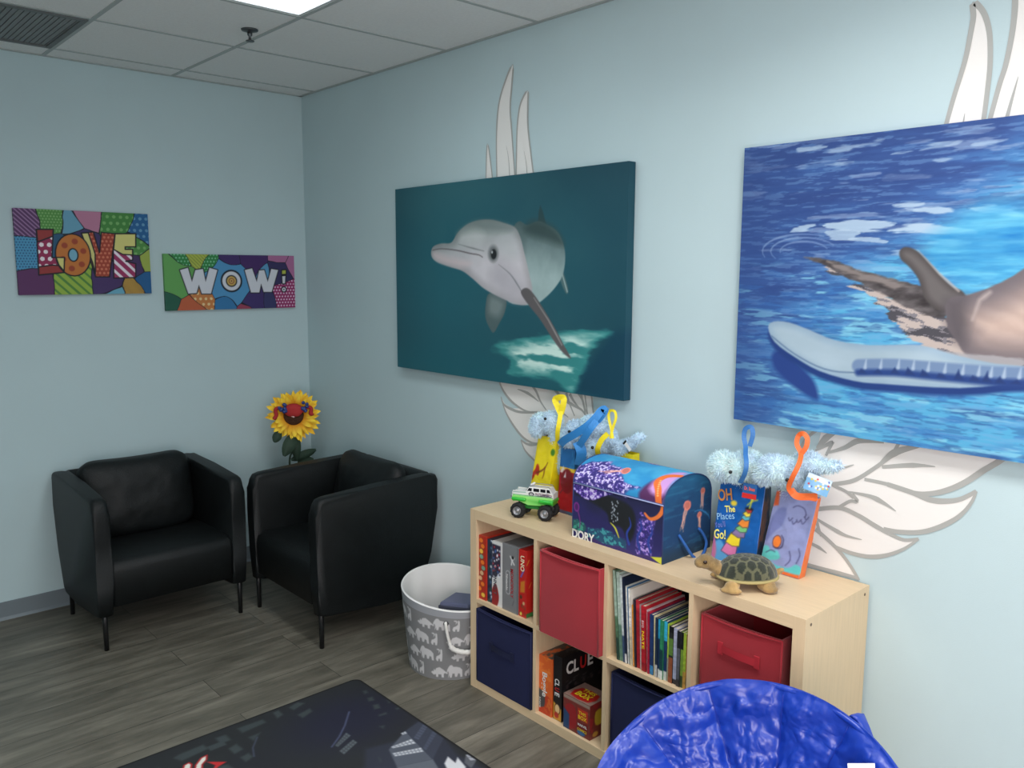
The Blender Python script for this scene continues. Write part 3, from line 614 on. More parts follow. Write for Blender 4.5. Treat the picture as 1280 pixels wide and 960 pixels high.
for a in range(6): p.ell((c_[0] + .62 * rx * math.cos(a * 1.05 + .3), c_[1] + .66 * rz * math.sin(a * 1.05 + .3)), (.014, .014), (166, 66, 40))
p.ell(c_, (rx * .27, rz * .3), (110, 174, 200), edge=K_, ew=E_)
p.poly(T([(448, 460), (515, 460), (512, 570), (470, 520)]), (216, 210, 118), edge=K_, ew=E_)
g_ = p.C.mean(-1, keepdims=True); p.C = g_ + (p.C - g_) * .86
tag(link('canvas_print', wrap_canvas(p, fyz(.022), backx(.002)), PRINT), 'small patchwork-coloured canvas reading LOVE on the left wall', 'canvas picture')
p = Paint(-.85, -.09, 1.499, 1.803, 340, 140, (60, 50, 100)); T = crop(195, 305, 6.92, 'x', .02, 'yz')
patches(p, [(.15, .08, (46, 140, 70), ('d', .018, (120, 196, 150))), (.24, -.05, (176, 190, 70), ('s', .02, (140, 160, 60)), .03), (.1, .42, (96, 168, 84), None, .05), (.02, .85, (34, 96, 76), None), (.33, .12, (46, 140, 70), ('d', .018, (120, 196, 150))),
            (.27, .8, (206, 124, 62), ('d', .03, (230, 200, 140)), .02), (.2, 1.02, (196, 92, 56), None, .03), (.48, .5, (70, 146, 200), None, .09), (.44, .84, (44, 118, 176), None, .02), (.5, .08, (66, 44, 108), None, .02), (.66, .02, (70, 40, 104), None, .05), (.76, .3, (80, 150, 200), None),
            (.87, .3, (54, 48, 98), None, .03), (.88, .02, (176, 104, 152), None, .02), (1.0, .15, (176, 104, 152), None, .02), (.66, .9, (62, 46, 110), None, .04), (.62, 1.0, (160, 60, 90), None, .02), (.8, .9, (54, 56, 106), None, .02), (.94, .85, (158, 40, 104), ('d', .018, (226, 190, 220)), .06)], .003, .01)
for W_ in ([(205, 225), (275, 205), (310, 325), (338, 225), (405, 215), (428, 325), (460, 205), (530, 225), (475, 430), (395, 430), (370, 355), (350, 425), (278, 430)], [(765, 225), (830, 210), (870, 325), (890, 228), (935, 225), (965, 325), (995, 215), (1055, 225), (1000, 415), (930, 415), (908, 345), (893, 420), (820, 420)]):
    Q = T(W_); p.poly(Q, K_, edge=K_, ew=.010); p.poly(Q, (208, 212, 222))
c_ = T([(652, 320)])[0]
for r_, col in ((.063, K_), (.054, (208, 212, 222)), (.033, K_), (.027, (206, 170, 84)), (.017, (150, 90, 50)), (.011, (226, 186, 100)), (.005, (120, 70, 50))): p.ell(c_, (r_, r_ * 1.0), col)
p.poly(T([(1085, 225), (1125, 222), (1125, 262), (1085, 264)]), (182, 190, 70), edge=K_, ew=.006); p.poly(T([(1086, 275), (1122, 272), (1118, 345), (1090, 345)]), (208, 212, 222), edge=K_, ew=.006)
c_ = T([(1105, 393)])[0]; p.ell(c_, (.015, .015), (208, 212, 222), edge=K_, ew=.006); p.ell(c_, (.004, .004), K_)
g_ = p.C.mean(-1, keepdims=True); p.C = g_ + (p.C - g_) * .86
tag(link('canvas_print', wrap_canvas(p, fyz(.022), backx(.002)), PRINT), 'wide colourful canvas reading WOW! on the left wall near the corner', 'canvas picture')

# ================================================================== ARMCHAIRS
LEATHER = M('black_leather', (14, 18, 19), rough=.5, var=.15, vscale=12, bump=.22, bscale=180, spec=.3)
LEGM = M('black_leg', (20, 22, 24), rough=.4)
def cushion(w, h, t, nu=36, nv=28, seed=0, sag=.02, corner=.04):
    """soft pillow standing in the local x(width)-z(height) plane, thickness along y"""
    u = np.linspace(-1, 1, nu); v = np.linspace(-1, 1, nv); U_, V_ = np.meshgrid(u, v); out = []
    prof = (np.clip(1 - abs(U_) ** 3.2, 0, 1) * np.clip(1 - abs(V_) ** 3.2, 0, 1)) ** .5
    X = U_ * w / 2 * (1 - .12 * abs(V_) ** 7 * abs(U_) ** 3 - .02 * V_ ** 2); Z = V_ * h / 2 * (1 - .13 * abs(U_) ** 7 * abs(V_) ** 3 - .03 * U_ ** 2) - sag * (1 - U_ ** 2) * (V_ > 0) * V_
    wr = (fbm(U_ * 3 + seed, V_ * 3, seed, 4) - .5) * .02 * prof
    F = np.stack([X, -(prof * t / 2 + wr), Z], -1); Bk = np.stack([X, prof * t / 2, Z], -1)
    me = join(grid(F), grid(Bk[:, ::-1])); bm = bmesh.new(); bm.from_mesh(me); bmesh.ops.remove_doubles(bm, verts=bm.verts, dist=.0008)
    return frombm(bm)
def armchair(label, loc, rot, seed):
    """local axes: front -y, width x, back at y=+.35"""
    c = thing('armchair', label, 'armchair', loc, rot, group=None)
    # side panel profile in (y,z); front at y=-.35
    prof = catmull([(-.345, .30), (-.35, .50)], 2) + [(-.348, .63), (-.342, .675), (-.325, .700), (-.295, .708), (.0, .716), (.28, .722), (.325, .716), (.338, .69), (.325, .55), (.285, .33), (.24, .14), (.20, .118), (.0, .13), (-.30, .150), (-.342, .165)]
    for s in (-1, 1):
        me = prism(prof, -.035, .035, bev=.022, seg=4, axis='x'); me.transform(Matrix.Translation((s * .315, 0, 0)))
        o = link('side_panel', me, LEATHER, c, smooth=True)
    bk = prism([(.20, .14), (.245, .14), (.338, .69), (.325, .716), (.28, .722), (.25, .70)], -.285, .285, bev=.016, axis='x'); link('backrest', bk, LEATHER, c, smooth=True)
    st = prism([(-.338, .20), (-.345, .36), (-.335, .395), (-.30, .412), (.0, .402), (.24, .39), (.20, .16), (-.30, .185)], -.283, .283, bev=.018, seg=4, axis='x'); link('seat', st, LEATHER, c, smooth=True)
    pl = cushion(.56, .42, .17, seed=seed); pl.transform(Matrix.Translation((0, .145, .585)) @ Matrix.Rotation(-.20, 4, 'X')); link('back_cushion', pl, LEATHER, c, smooth=True)
    for x in (-.318, .318):
        for y in (-.318, .205):
            me = tube([(x, y + (.02 if y > 0 else 0), .0), (x, y, .24)], [.0105, .0135], 12); link('leg', me, LEGM, c, smooth=True)
    return c
armchair('black leather armchair against the left wall, beneath the LOVE and WOW canvases', (.375, -1.115, 0), PI / 2, 3)
armchair('black leather armchair backed against the mural wall, left of the laundry basket', (1.007, -.375, 0), .0, 9)

# ================================================================== SUNFLOWER
fc = np.array(at(367, 519, 'x', .27)); nrm = Vector(CAM - fc).normalized(); nrm = (nrm + Vector((0, 0, -.05))).normalized()
t = thing('sunflower', 'large artificial sunflower with red felt cap and blue berries standing in the corner', 'artificial flower', (float(fc[0]) - .02, float(fc[1]), 0))
Mf = Matrix.Translation(Vector(fc)) @ nrm.to_track_quat('Z', 'Y').to_matrix().to_4x4()
rs = random.Random(4); me_l = []
PET = M('yellow_petal', attr=True, rough=.7)
def petal(L_, w_, ang, lift, r0, col0, col1):
    n_, m_ = 7, 3; P = np.zeros((n_, m_, 3)); Cc = np.zeros((n_, m_, 3))
    for i in range(n_):
        s = i / (n_ - 1); wd = w_ * math.sin(PI * min(s * .8 + .16, 1)) ** .8 * (1 if s < .98 else .1)
        for j in range(m_):
            a = (j - 1); P[i, j] = (a * wd, r0 + L_ * s, lift * math.sin(s * 1.9) + (.006 * abs(a)) + .004 * rs.random()); Cc[i, j] = np.array(col0) * (1 - s) ** 1.6 + np.array(col1) * (1 - (1 - s) ** 1.6)
    me = grid(P, col=Cc); me.transform(Matrix.Rotation(ang, 4, 'Z')); return me
for ring, (n_, L_, lift, w_) in enumerate(((26, .105, .004, .017), (24, .092, .022, .016), (20, .072, .036, .014))):
    for i in range(n_):
        me_l.append(petal(L_ * rs.uniform(.88, 1.12), w_ * rs.uniform(.8, 1.2), 2 * PI * (i + .5 * ring) / n_ + rs.uniform(-.08, .08), lift, .045, (226, 130, 20), (255, 224, 62) if rs.random() < .7 else (246, 200, 40)))
me = join(*me_l); me.transform(Mf); link('petals', me, PET, t, world=True)
dk = bpy.data.meshes.new('d'); bm = bmesh.new(); bmesh.ops.create_uvsphere(bm, u_segments=28, v_segments=14, radius=1, matrix=Matrix.Diagonal((.056, .056, .024, 1))); dk = frombm(bm); dk.transform(Mf @ Matrix.Translation((0, 0, .016)))
link('flower_disc', dk, M('seed_disc', (74, 44, 26), rough=.9, bump=1, bscale=150, var=.3, vscale=120), t, world=True, smooth=True)
RED = M('red_felt', (176, 44, 44), rough=.85)
cap = blob([((0, .030, .042), (.054, .040, .024)), ((.012, .018, .046), (.034, .026, .02))], .005); cap.transform(Mf); link('cap', cap, RED, t, world=True)
for s in (-1, 1):
    me = tube(catmull([(s * .045, .022, .045), (s * .075, .045, .045), (s * .098, .036, .045), (s * .094, .006, .045), (s * .108, -.004 + .012 * s, .042)], 5), .011, 8); me.transform(Mf); link('felt_loop', me, RED, t, world=True, smooth=True)
    bm = bmesh.new()
    for i in range(9): bmesh.ops.create_icosphere(bm, subdivisions=2, radius=.0105, matrix=Matrix.Translation((s * (.062 + .02 * rs.uniform(-1, 1)), .048 + .026 * rs.uniform(-1, 1), .055 + .006 * rs.random())))
    me = frombm(bm); me.transform(Mf); link('berries', me, M('blue_berry', (44, 66, 128), rough=.25), t, world=True, smooth=True)['kind'] = 'stuff'
me = blob([((-.006, .002, .05), (.013, .010, .006)), ((.004, .008, .05), (.010, .008, .006)), ((0, -.006, .05), (.007, .008, .006))], .0035); me.transform(Mf); link('heart', me, M('pink_felt', (226, 196, 196)), t, world=True)
GRN = M('dark_leaf', (40, 62, 46), rough=.7, bump=.3, bscale=60)
stem = catmull([tuple(fc - np.array(nrm) * .01), tuple(at(366, 560, 'x', .26)), tuple(at(362, 578, 'x', .26)), (.255, -.27, .35), (.25, -.27, .06)], 5); link('stem', tube(stem, .006, 8), GRN, t, world=True, smooth=True)
def leaf(base, tip, w_, nr=None, mat=None, par=t):
    b_, e_ = Vector(base), Vector(tip); d = (e_ - b_); nr = Vector(nrm); sd_ = d.cross(nr).normalized(); P = np.zeros((9, 5, 3))
    for i in range(9):
        s = i / 8; wd = w_ * math.sin(PI * (s * .92 + .04)) ** .7
        for j in range(5): a = (j - 2) / 2; P[i, j] = b_ + d * s + sd_ * a * wd + nr * (.012 * (1 - a * a) + .01 * math.sin(s * 3))
    link('leaf', grid(P), mat or GRN, par, world=True, smooth=True)
leaf(at(369, 540, 'x', .28), at(355, 570, 'x', .30), .036); leaf(at(369, 540, 'x', .27), at(371, 575, 'x', .28), .028); leaf(at(350, 538, 'x', .25), at(343, 553, 'x', .26), .026)
leaf(at(364, 575, 'x', .25), at(395, 562, 'x', .25), .026); leaf(at(372, 578, 'x', .24), at(392, 574, 'x', .25), .026)
link('vase', lathe([(0, 0), (.055, 0), (.075, .08), (.07, .15), (.04, .20), (.045, .22), (.035, .22), (.03, .19), (0, .19)], 24, (.25, -.27)), M('dark_vase', (50, 52, 54), rough=.4), t, world=True, smooth=True)

# ================================================================== LAUNDRY BASKET
bcx, bcy, rt_, rb_, bh = 1.812, -.322, .216, .186, .345
t = thing('laundry_basket', 'round grey fabric storage basket printed with pale mammoths, between armchair and bookcase', 'basket', (bcx, bcy, 0))
rimz = lambda a: -.006 - .026 * np.cos(a + .664) - .024 * np.sin(a + .664)
per = 2 * PI * .205; p = Paint(0, per, 0, bh, 760, 200, (126, 127, 128))
mam = [(0, 0), (.05, .32), (.0, .5), (-.05, .42), (-.08, .3), (-.14, .28), (-.06, .62), (.02, .80), (.12, .95), (.26, .98), (.36, .84), (.6, .82), (.82, .74), (.98, .55), (1.0, 0), (.86, 0), (.82, .25), (.70, .3), (.62, .04), (.48, .04), (.44, .3), (.3, .3), (.24, 0), (.12, 0), (.1, .2)]
tri = [(-.1, .3), (0, .42), (.08, .4), (.14, .6), (.22, .5), (.3, .68), (.55, .78), (.8, .62), (1.15, .3), (.95, .34), (.85, .3), (.83, 0), (.68, 0), (.66, .22), (.45, .22), (.42, 0), (.28, 0), (.26, .2), (.1, .14)]
dip = [(0, .2), (.08, .5), (.3, .62), (.45, .8), (.44, 1.15), (.3, 1.3), (.12, 1.28), (.14, 1.18), (.3, 1.14), (.28, .85), (.5, 1.3), (.6, 1.2), (.62, .7), (.6, .3), (.55, 0), (.4, 0), (.38, .25), (.25, .25), (.22, 0), (.1, 0)]
for row in range(4):
    for i in range(17):
        sh = (dip, tri, mam)[(i + row) % 3] if row % 2 else (mam, dip, tri)[(i + row) % 3]; s_ = .066 if sh is not dip else .05; x0 = i * per / 17 + (.02 if row % 2 else 0); z0 = .012 + row * .076
        p.poly([((x0 + q[0] * s_), z0 + q[1] * s_ * .92) for q in sh], (198, 198, 199))
p.mix((p.V > bh - .035) * 1.0, (150, 153, 158)); th = p.U / per * 2 * PI
rad = rb_ + (rt_ - rb_) * p.V / bh + .004 * np.sin(th * 3 + 1) * p.V / bh
P = np.stack([rad * np.cos(th), rad * np.sin(th), p.V + rimz(th) * (p.V / bh) ** 2], -1); link('fabric_body', grid(P, col=p.C), CLOTHP, t)
ti = np.linspace(0, 2 * PI, 96); rows = []
for z_, dr in ((1, 0), (1.02, -.004), (1, -.009), (.5, -.012), (.04, -.012)):
    r_ = rb_ + (rt_ - rb_) * min(z_, 1) + dr + .004 * np.sin(ti * 3 + 1) * min(z_, 1) + (.004 * np.sin(ti * 11) if dr < -.01 else 0); rows.append(np.stack([r_ * np.cos(ti), r_ * np.sin(ti), bh * z_ + rimz(ti) * min(z_, 1) ** 2], -1))
link('white_lining', grid(np.array(rows)), M('white_lining', (222, 222, 220), rough=.75, bump=.2, bscale=12), t, smooth=True)
link('base', lathe([(0, .004), (rb_ - .004, .004), (rb_ - .001, .0), (0, .0)], 48), M('grey_cloth', (126, 127, 128)), t)
def onb(ang, z_, dr): r_ = rb_ + (rt_ - rb_) * z_ / bh + dr; return (r_ * math.cos(ang), r_ * math.sin(ang), z_)
h0 = math.atan2(-.2, .11)
for base_a in (h0, h0 + PI):
    a0, a1 = base_a + .30, base_a + 1.2
    P = [onb(a0, .262, -.004), onb(a0, .262, .012), onb(a0 + .05, .20, .018), onb(a0 + .14, .155, .022), onb((a0 + a1) / 2, .135, .026), onb(a1 - .14, .155, .022), onb(a1 - .05, .20, .018), onb(a1, .262, .012), onb(a1, .262, -.004)]
    P = catmull(P, 10); rr = [(.0065 + (.0022 * abs(math.sin(i * 1.1)) if 22 < i < len(P) - 22 else 0)) * (1.35 if 26 < i < len(P) - 26 else 1) for i in range(len(P))]
    hd = link('rope_handle', tube(P, rr, 10), M('white_rope', (228, 227, 222), rough=.8, bump=.5, bscale=300), t, smooth=True)
    for a in (a0, a1):
        me = lathe([(.006, .003), (.011, .003), (.011, 0), (.006, 0)], 16); q = Vector((math.cos(a), math.sin(a), 0)); me.transform(Matrix.Translation(Vector(onb(a, .262, .001))) @ q.to_track_quat('Z', 'Y').to_matrix().to_4x4()); link('eyelet', me, M('dark_metal', (70, 72, 74), rough=.3, metal=.8), hd)
# things inside the basket
def fan(parent_label):
    t = thing('toy_case', parent_label, 'toy case', (bcx + .075, bcy + .03, .014), (0, -.10, .35))
    link('shell', box(-.075, .075, -.07, .07, 0, .285, .012), M('slate_plastic', (96, 100, 128), rough=.5), t)
    link('lid', box(-.079, .079, -.074, .074, .245, .272, .006), M('dark_slate_plastic', (66, 68, 84), rough=.5), t)
    link('latch', box(-.083, -.075, -.02, .02, .225, .27, .003), M('grey_latch', (150, 152, 158), rough=.4), t)
fan('slate purple toy case standing inside the printed laundry basket')

# ================================================================== RUG
rx0, rx1, ry0, ry1 = 1.686, 2.99, -1.98, -.729
p = Paint(rx0, rx1, ry0, ry1, 460, 440, (34, 37, 40)); T = crop(400, 840, 5.818, 'z', 0.006, 'xy'); T2 = crop(140, 880, 4.571, 'z', 0.006, 'xy')
n = fbm(p.U * 3, p.V * 3, 4); p.mix(sstep(1 - np.hypot((p.U - 1.95) / .30, (p.V + .93) / .42), 0, .9) * .8, (26, 27, 52)); p.mix(sstep(n, .5, .7) * .3, (26, 28, 42))
p.poly(T([(330, 560), (560, 500), (620, 430), (720, 350), (900, 470), (1000, 600), (1300, 760), (1500, 1200), (300, 1200)]), (44, 48, 62), soft=.01)
p.poly(T([(500, 565), (620, 430), (820, 635), (560, 690)]), (84, 90, 102)); p.poly(T([(620, 430), (720, 360), (900, 480), (820, 635)]), (56, 61, 76)); p.poly(T([(560, 690), (820, 635), (900, 760), (620, 860)]), (96, 102, 112))
def wins(a, b_, c, d, nx, ny, col, gap=.25, tf=T):
    Q = [np.array(q) for q in tf([a, b_, c, d])]
    for i in range(nx):
        for j in range(ny):
            def bl(s, r_): return tuple((Q[0] * (1 - s) + Q[1] * s) * (1 - r_) + (Q[3] * (1 - s) + Q[2] * s) * r_)
            s0, s1, r0, r1 = (i + gap / 2) / nx, (i + 1 - gap / 2) / nx, (j + gap / 2) / ny, (j + 1 - gap / 2) / ny; p.poly([bl(s0, r0), bl(s1, r0), bl(s1, r1), bl(s0, r1)], col)
wins((515, 545), (665, 485), (700, 520), (530, 555), 6, 2, (206, 210, 216)); wins((525, 590), (735, 548), (755, 580), (545, 615), 8, 2, (206, 210, 216)); wins((585, 445), (620, 430), (635, 448), (600, 458), 2, 1, (206, 210, 216))
wins((680, 480), (750, 380), (785, 395), (715, 495), 6, 3, (84, 92, 112), .3); wins((750, 555), (820, 430), (850, 445), (770, 570), 7, 3, (78, 86, 106), .3)
wins((110, 535), (190, 440), (225, 462), (130, 545), 6, 2, (92, 100, 104), .15); wins((140, 575), (240, 490), (272, 512), (175, 600), 6, 2, (92, 100, 104), .15)
p.poly(T([(905, 665), (930, 615), (985, 660), (1000, 620), (1060, 690), (1040, 760), (930, 720)]), (214, 216, 220)); p.poly(T([(1060, 600), (1140, 640), (1100, 700), (1050, 660)]), (90, 94, 102)); wins((1060, 600), (1100, 600), (1140, 640), (1095, 645), 3, 2, (196, 200, 208))
for q in ([(310, 140), (335, 132), (350, 150), (325, 160)], [(345, 190), (380, 180), (395, 205), (355, 215)], [(385, 240), (425, 232), (440, 262), (395, 272)], [(485, 200), (510, 198), (530, 218), (500, 225)], [(550, 265), (580, 252), (590, 262), (560, 274)], [(425, 312), (480, 292), (488, 305), (432, 322)], [(430, 395), (470, 388), (460, 412)], [(425, 620), (445, 640), (440, 655)]):
    p.poly(T(q), (58, 66, 68), soft=.006)
for q in ([(350, 310), (380, 290), (520, 232), (550, 255), (400, 325)], [(590, 195), (650, 175), (680, 205), (620, 228)], [(665, 255), (710, 228), (750, 258), (700, 285)], [(715, 140), (860, 88), (880, 105), (745, 165)], [(735, 305), (780, 280), (805, 300), (765, 332)], [(920, 50), (950, 35), (978, 60), (945, 82)], [(1060, 62), (1130, 25), (1145, 42), (1090, 80)], [(1010, 20), (1060, -10), (1100, -5), (1040, 35)], [(600, 360), (660, 345), (700, 370), (640, 400)], [(780, 190), (850, 162), (810, 210)]):
    p.poly(T2(q), (58, 66, 68), soft=.006)
p.line(T([(85, 545), (140, 470), (180, 390), (212, 290)]), .006, (78, 84, 112)); p.line(T2([(812, 300), (805, 250), (830, 190)]), .005, (70, 76, 96))
r_ = random.Random(12)
for _ in range(60):
    a, b_ = r_.uniform(rx0 + .05, rx1 - .08), r_.uniform(ry0 + .05, -1.30); w_, h_ = r_.uniform(.02, .05), r_.choice((.02, .03, .06)); p.poly([(a, b_), (a + w_, b_), (a + w_, b_ + h_), (a, b_ + h_)], r_.choice([(58, 66, 68), (70, 78, 90), (50, 56, 70)]), soft=.004)
LW = (228, 224, 214)
p.poly(T2([(395, 420), (412, 350), (440, 335), (455, 345), (440, 420)]), LW, edge=(170, 30, 34), ew=.006); p.poly(T2([(470, 400), (478, 350), (510, 308), (542, 292), (540, 318), (516, 345), (512, 400)]), LW, edge=(170, 30, 34), ew=.006); p.poly(T2([(540, 330), (655, 330), (600, 362), (630, 400), (560, 400), (590, 350)]), (196, 40, 44))
e = np.minimum(np.minimum(p.U - rx0, rx1 - p.U), np.minimum(p.V - ry0, ry1 - p.V)); p.mix(1 - sstep(e, .006, .012), (20, 20, 22))
# rounded corners
cr_ = .035; dx = np.clip(cr_ - (p.U - rx0), 0, None) + np.clip(cr_ - (rx1 - p.U), 0, None); dy = np.clip(cr_ - (p.V - ry0), 0, None) + np.clip(cr_ - (ry1 - p.V), 0, None)
hh = np.hypot(dx, dy); k = np.where(hh > 0, np.minimum(1, cr_ / np.maximum(np.maximum(dx, dy), 1e-6) * np.maximum(dx, dy) / np.maximum(hh, 1e-6)), 1); k = np.where((dx > 0) & (dy > 0), np.maximum(dx, dy) / np.maximum(hh, 1e-6), 1)
sx_ = np.sign(p.U - (rx0 + rx1) / 2); sy_ = np.sign(p.V - (ry0 + ry1) / 2)
PU = p.U + sx_ * -(dx * 0) - sx_ * (1 - k) * -0; PU = np.where((dx > 0) & (dy > 0), p.U - sx_ * dx * (k - 1) * -1 * 1, p.U); PV = np.where((dx > 0) & (dy > 0), p.V - sy_ * dy * (k - 1) * -1 * 1, p.V)
def rugm(z): return np.stack([PU, PV, z + 0 * p.U], -1)
rp = Paint(0, 1, 0, 1, p.nu, p.nv, (0, 0, 0)); rp.C = p.C; rp.U, rp.V = PU, PV
me = wrap_canvas(rp, lambda a, b_: (a, b_, .006 + .0006 * np.sin(a * 40) * 0 + 0 * a), lambda A_: A_ * np.array([1, 1, 0]) + np.array([0, 0, .0008]))
tag(link('rug', me, CLOTHP), 'dark city-skyline play rug lying on the wood floor', 'rug')

# ================================================================== BOOKCASE
KX, KF, KB, W_, H_, Tk, tk, cc = 2.04369, -.402, -.012, 1.465, .762, .038, .016, .335
def woodmat(name, stretch):
    m = M(name, (215, 190, 154), rough=.45, var=.045, vscale=9, stretch=stretch, spec=.4); return m
WH, WV, WD = woodmat('birch_horizontal', (1, 12, 14)), woodmat('birch_vertical', (14, 14, 1)), woodmat('birch_depth', (14, 1, 14))
bk = thing('bookcase', 'low birch cube bookcase with eight compartments against the mural wall', 'bookcase', (KX + W_ / 2, (KF + KB) / 2, 0))
z = .0
link('side_panel', box(KX, KX + Tk, KF, KB, 0, H_ - .0012), WV, bk, world=True); link('side_panel', box(KX + W_ - Tk, KX + W_, KF, KB, 0, H_ - .0012), WV, bk, world=True)
link('top_panel', join(box(KX + Tk, KX + W_ - Tk, KF, KB, H_ - Tk, H_ - .0012), box(KX, KX + W_, KF, KB, H_ - .0012, H_)), WH, bk, world=True); link('bottom_panel', box(KX + Tk, KX + W_ - Tk, KF, KB, 0.0, Tk, .0008, 1), WH, bk, world=True)
SHZ = Tk + cc
link('shelf', box(KX + Tk, KX + W_ - Tk, KF + .001, KB, SHZ, SHZ + tk), WH, bk, world=True)
DV = [KX + Tk + cc + k * (cc + tk) for k in range(3)]
for d in DV:
    for z0, z1 in ((Tk, SHZ), (SHZ + tk, H_ - Tk)): link('divider', box(d, d + tk, KF + .001, KB, z0, z1), WV, bk, world=True)
link('back_panel', box(KX + Tk, KX + W_ - Tk, KB - .006, KB - .001, Tk, H_ - Tk), M('cell_shade_back', (26, 26, 30), rough=.9), bk, world=True)  # added sheet; near-black colour puts shade behind the open-backed compartments
for y in (KF + .03, KB - .03):
    me = tube([(KX + W_ - .001, y, H_ - .022), (KX + W_ + .0012, y, H_ - .022)], .0045, 14); link('screw_cap', me, M('screw_cap_dark', (110, 92, 76), rough=.4, metal=.4), bk, world=True)
    me = tube([(KX + W_ - .001, y, .022), (KX + W_ + .0012, y, .022)], .0045, 14); link('screw_cap', me, MATS['screw_cap_dark'], bk, world=True)
CX = [KX + Tk + k * (cc + tk) for k in range(4)]; SZ = SHZ + tk
# --- fabric bins
def fabric_bin(label, ci, z0, yf, col, matn, handle=False, inset=.012, lean=.0, hgt=.318, depth=.33, rotz=0.0, hcol=None, sheen=.2, dx=0.0):
    w = cc - 2 * inset; cx = CX[ci] + cc / 2 + dx; t = thing('fabric_bin', label, 'storage bin', (cx, yf, z0), rotz)
    mt = M(matn, col, rough=.85, bump=.15, bscale=700, sheen=sheen, var=.06, vscale=7)
    def wall(P0, P1, o, nz, dip=.004):
        n1, n2 = 22, 16; G = np.zeros((n2, n1, 3))
        for i in range(n2):
            for j in range(n1):
                s, v = j / (n1 - 1), i / (n2 - 1); q = Vector(P0) * (1 - s) + Vector(P1) * s; b_ = math.sin(PI * s) * math.sin(PI * min(v * .9 + .05, 1))
                zt = hgt - dip * math.sin(PI * s); G[i, j] = (q.x + nz[0] * o * b_, q.y + nz[1] * o * b_, v * zt)
        return G
    cor = [(-w / 2, 0, 0), (w / 2, 0, 0), (w / 2, depth, 0), (-w / 2, depth, 0)]; nzs = [(0, -1), (1, 0), (0, 1), (-1, 0)]; names = ['front_panel', 'body', 'body', 'body']
    bm = bmesh.new()
    for k in range(4):
        o_ = .004 if k != 0 else .006
        G = wall(cor[k], cor[(k + 1) % 4], o_ if k % 2 == 0 else .002, nzs[k]); me = grid(G)
        G2 = G.copy(); G2[:, :, 0] -= nzs[k][0] * .006; G2[:, :, 1] -= nzs[k][1] * .006; m3 = grid(G2); rim = grid(np.stack([G[-1], G2[-1]]))
        mm = join(me, m3, rim)
        if k == 0: link('front_panel', mm, mt, t, smooth=True)
        else: bm.from_mesh(mm)
    bx(bm, -w / 2, w / 2, .002, depth, 0, .006); link('body', frombm(bm), mt, t)
    sm = M(matn + '_seam', tuple(c * .82 for c in col), rough=.8)
    link('rim_binding', tube([(-w / 2 + w * s, -.006 * math.sin(PI * s) - .001, hgt - .004 * math.sin(PI * s) - .004) for s in np.linspace(0, 1, 20)], .0035, 8), mt, t, smooth=True)
    for sx_ in (-1, 1): link('edge_binding', tube([(sx_ * w / 2, -.001, .004), (sx_ * w / 2, -.001, hgt - .002)], .003, 8), mt, t, smooth=True)
    if handle:
        link('handle', join(ribbon([(-.062, -.009, .185), (-.055, -.013, .186), (0, -.017, .184), (.055, -.013, .182), (.062, -.009, .182)], .024, (0, 0, 1)), box(-.072, -.054, -.012, -.008, .165, .205, .001), box(.054, .072, -.012, -.008, .163, .203, .001)), hcol and M(matn + '_tab', hcol, rough=.7) or mt, t)
    t.scale = (1, 1, 1); return t
def xat(px, py=720, y=KF + .014): return float(at(px, py, 'y', y)[0])
def zat(px, py, y=KF + .014): return float(at(px, py, 'y', y)[2])
RD, NV = (160, 26, 40), (16, 24, 66)
fabric_bin('red fabric bin without handle in the second upper compartment', 1, SZ, KF - .022, RD, 'red_fabric', inset=.0235, dx=.022, depth=.30)
fabric_bin('red fabric bin with a strap handle in the rightmost upper compartment', 3, SZ, KF + .03, RD, 'red_fabric', handle=True, inset=.030, dx=-.014, depth=.30, hgt=zat(877, 764.5, KF + .03) - SZ, hcol=(176, 34, 48))
fabric_bin('navy fabric bin in the lower left compartment under the board games', 0, Tk, KF - .002, NV, 'navy_fabric', sheen=0, handle=True, inset=.007, depth=.32, hgt=.315, hcol=(14, 21, 56))
fabric_bin('navy fabric bin below the row of books', 2, Tk, KF + .02, NV, 'navy_fabric', inset=.014, depth=.32, hgt=.30)
# --- board games
def gamebox(label, x0, x1, yf, d, z0, h, col, spine=None, letters=(), side=None, side_letters=(), top=None, rotz=0, cat='board game'):
    w = x1 - x0; t = thing('game_box', label, cat, ((x0 + x1) / 2, yf, z0 + .0005), rotz)
    link('carton', box(-w / 2, w / 2, 0, d, 0, h, .0015, 1), M('carton_%d_%d_%d' % col, col, rough=.4), t)
    def panel(fn, u1, f, nm, res=.0022):
        p = Paint(0, u1, 0, h, max(8, int(u1 / res)), int(h / res), col); fn(p); link(nm, p.mesh(f), GLOSS, t)
    if spine: panel(spine, w, lambda U_, V_: (U_ - w / 2, np.full_like(U_, -.0006), V_), 'spine_print')
    if side: panel(side, d, lambda U_, V_: (np.full_like(U_, w / 2 + .0006), U_, V_), 'side_print')
    if top:
        p = Paint(0, w, 0, d, max(8, int(w / .0022)), int(d / .0022), col); top(p); link('top_print', p.mesh(lambda U_, V_: (U_ - w / 2, V_, np.full_like(U_, h + .0006))), GLOSS, t)
    for s, u, v, lw, lh, mt, kind in letters:   # kind: 'h' horizontal, 'd' reading downwards, 'u' upwards
        P0, xd, yd = {'h': ((u - w / 2, -.0012, v), (1, 0, 0), (0, 0, 1)), 'd': ((u - w / 2, -.0012, v), (0, 0, -1), (1, 0, 0)), 'u': ((u - w / 2, -.0012, v), (0, 0, 1), (-1, 0, 0))}[kind]
        text(s, P0, xd, yd, lw, lh, mt, t, world=False, bold=.02)
    for s, u, v, lw, lh, mt in side_letters: text(s, (w / 2 + .0012, u, v), (0, 1, 0), (0, 0, 1), lw, lh, mt, t, world=False, bold=.03)
    return t
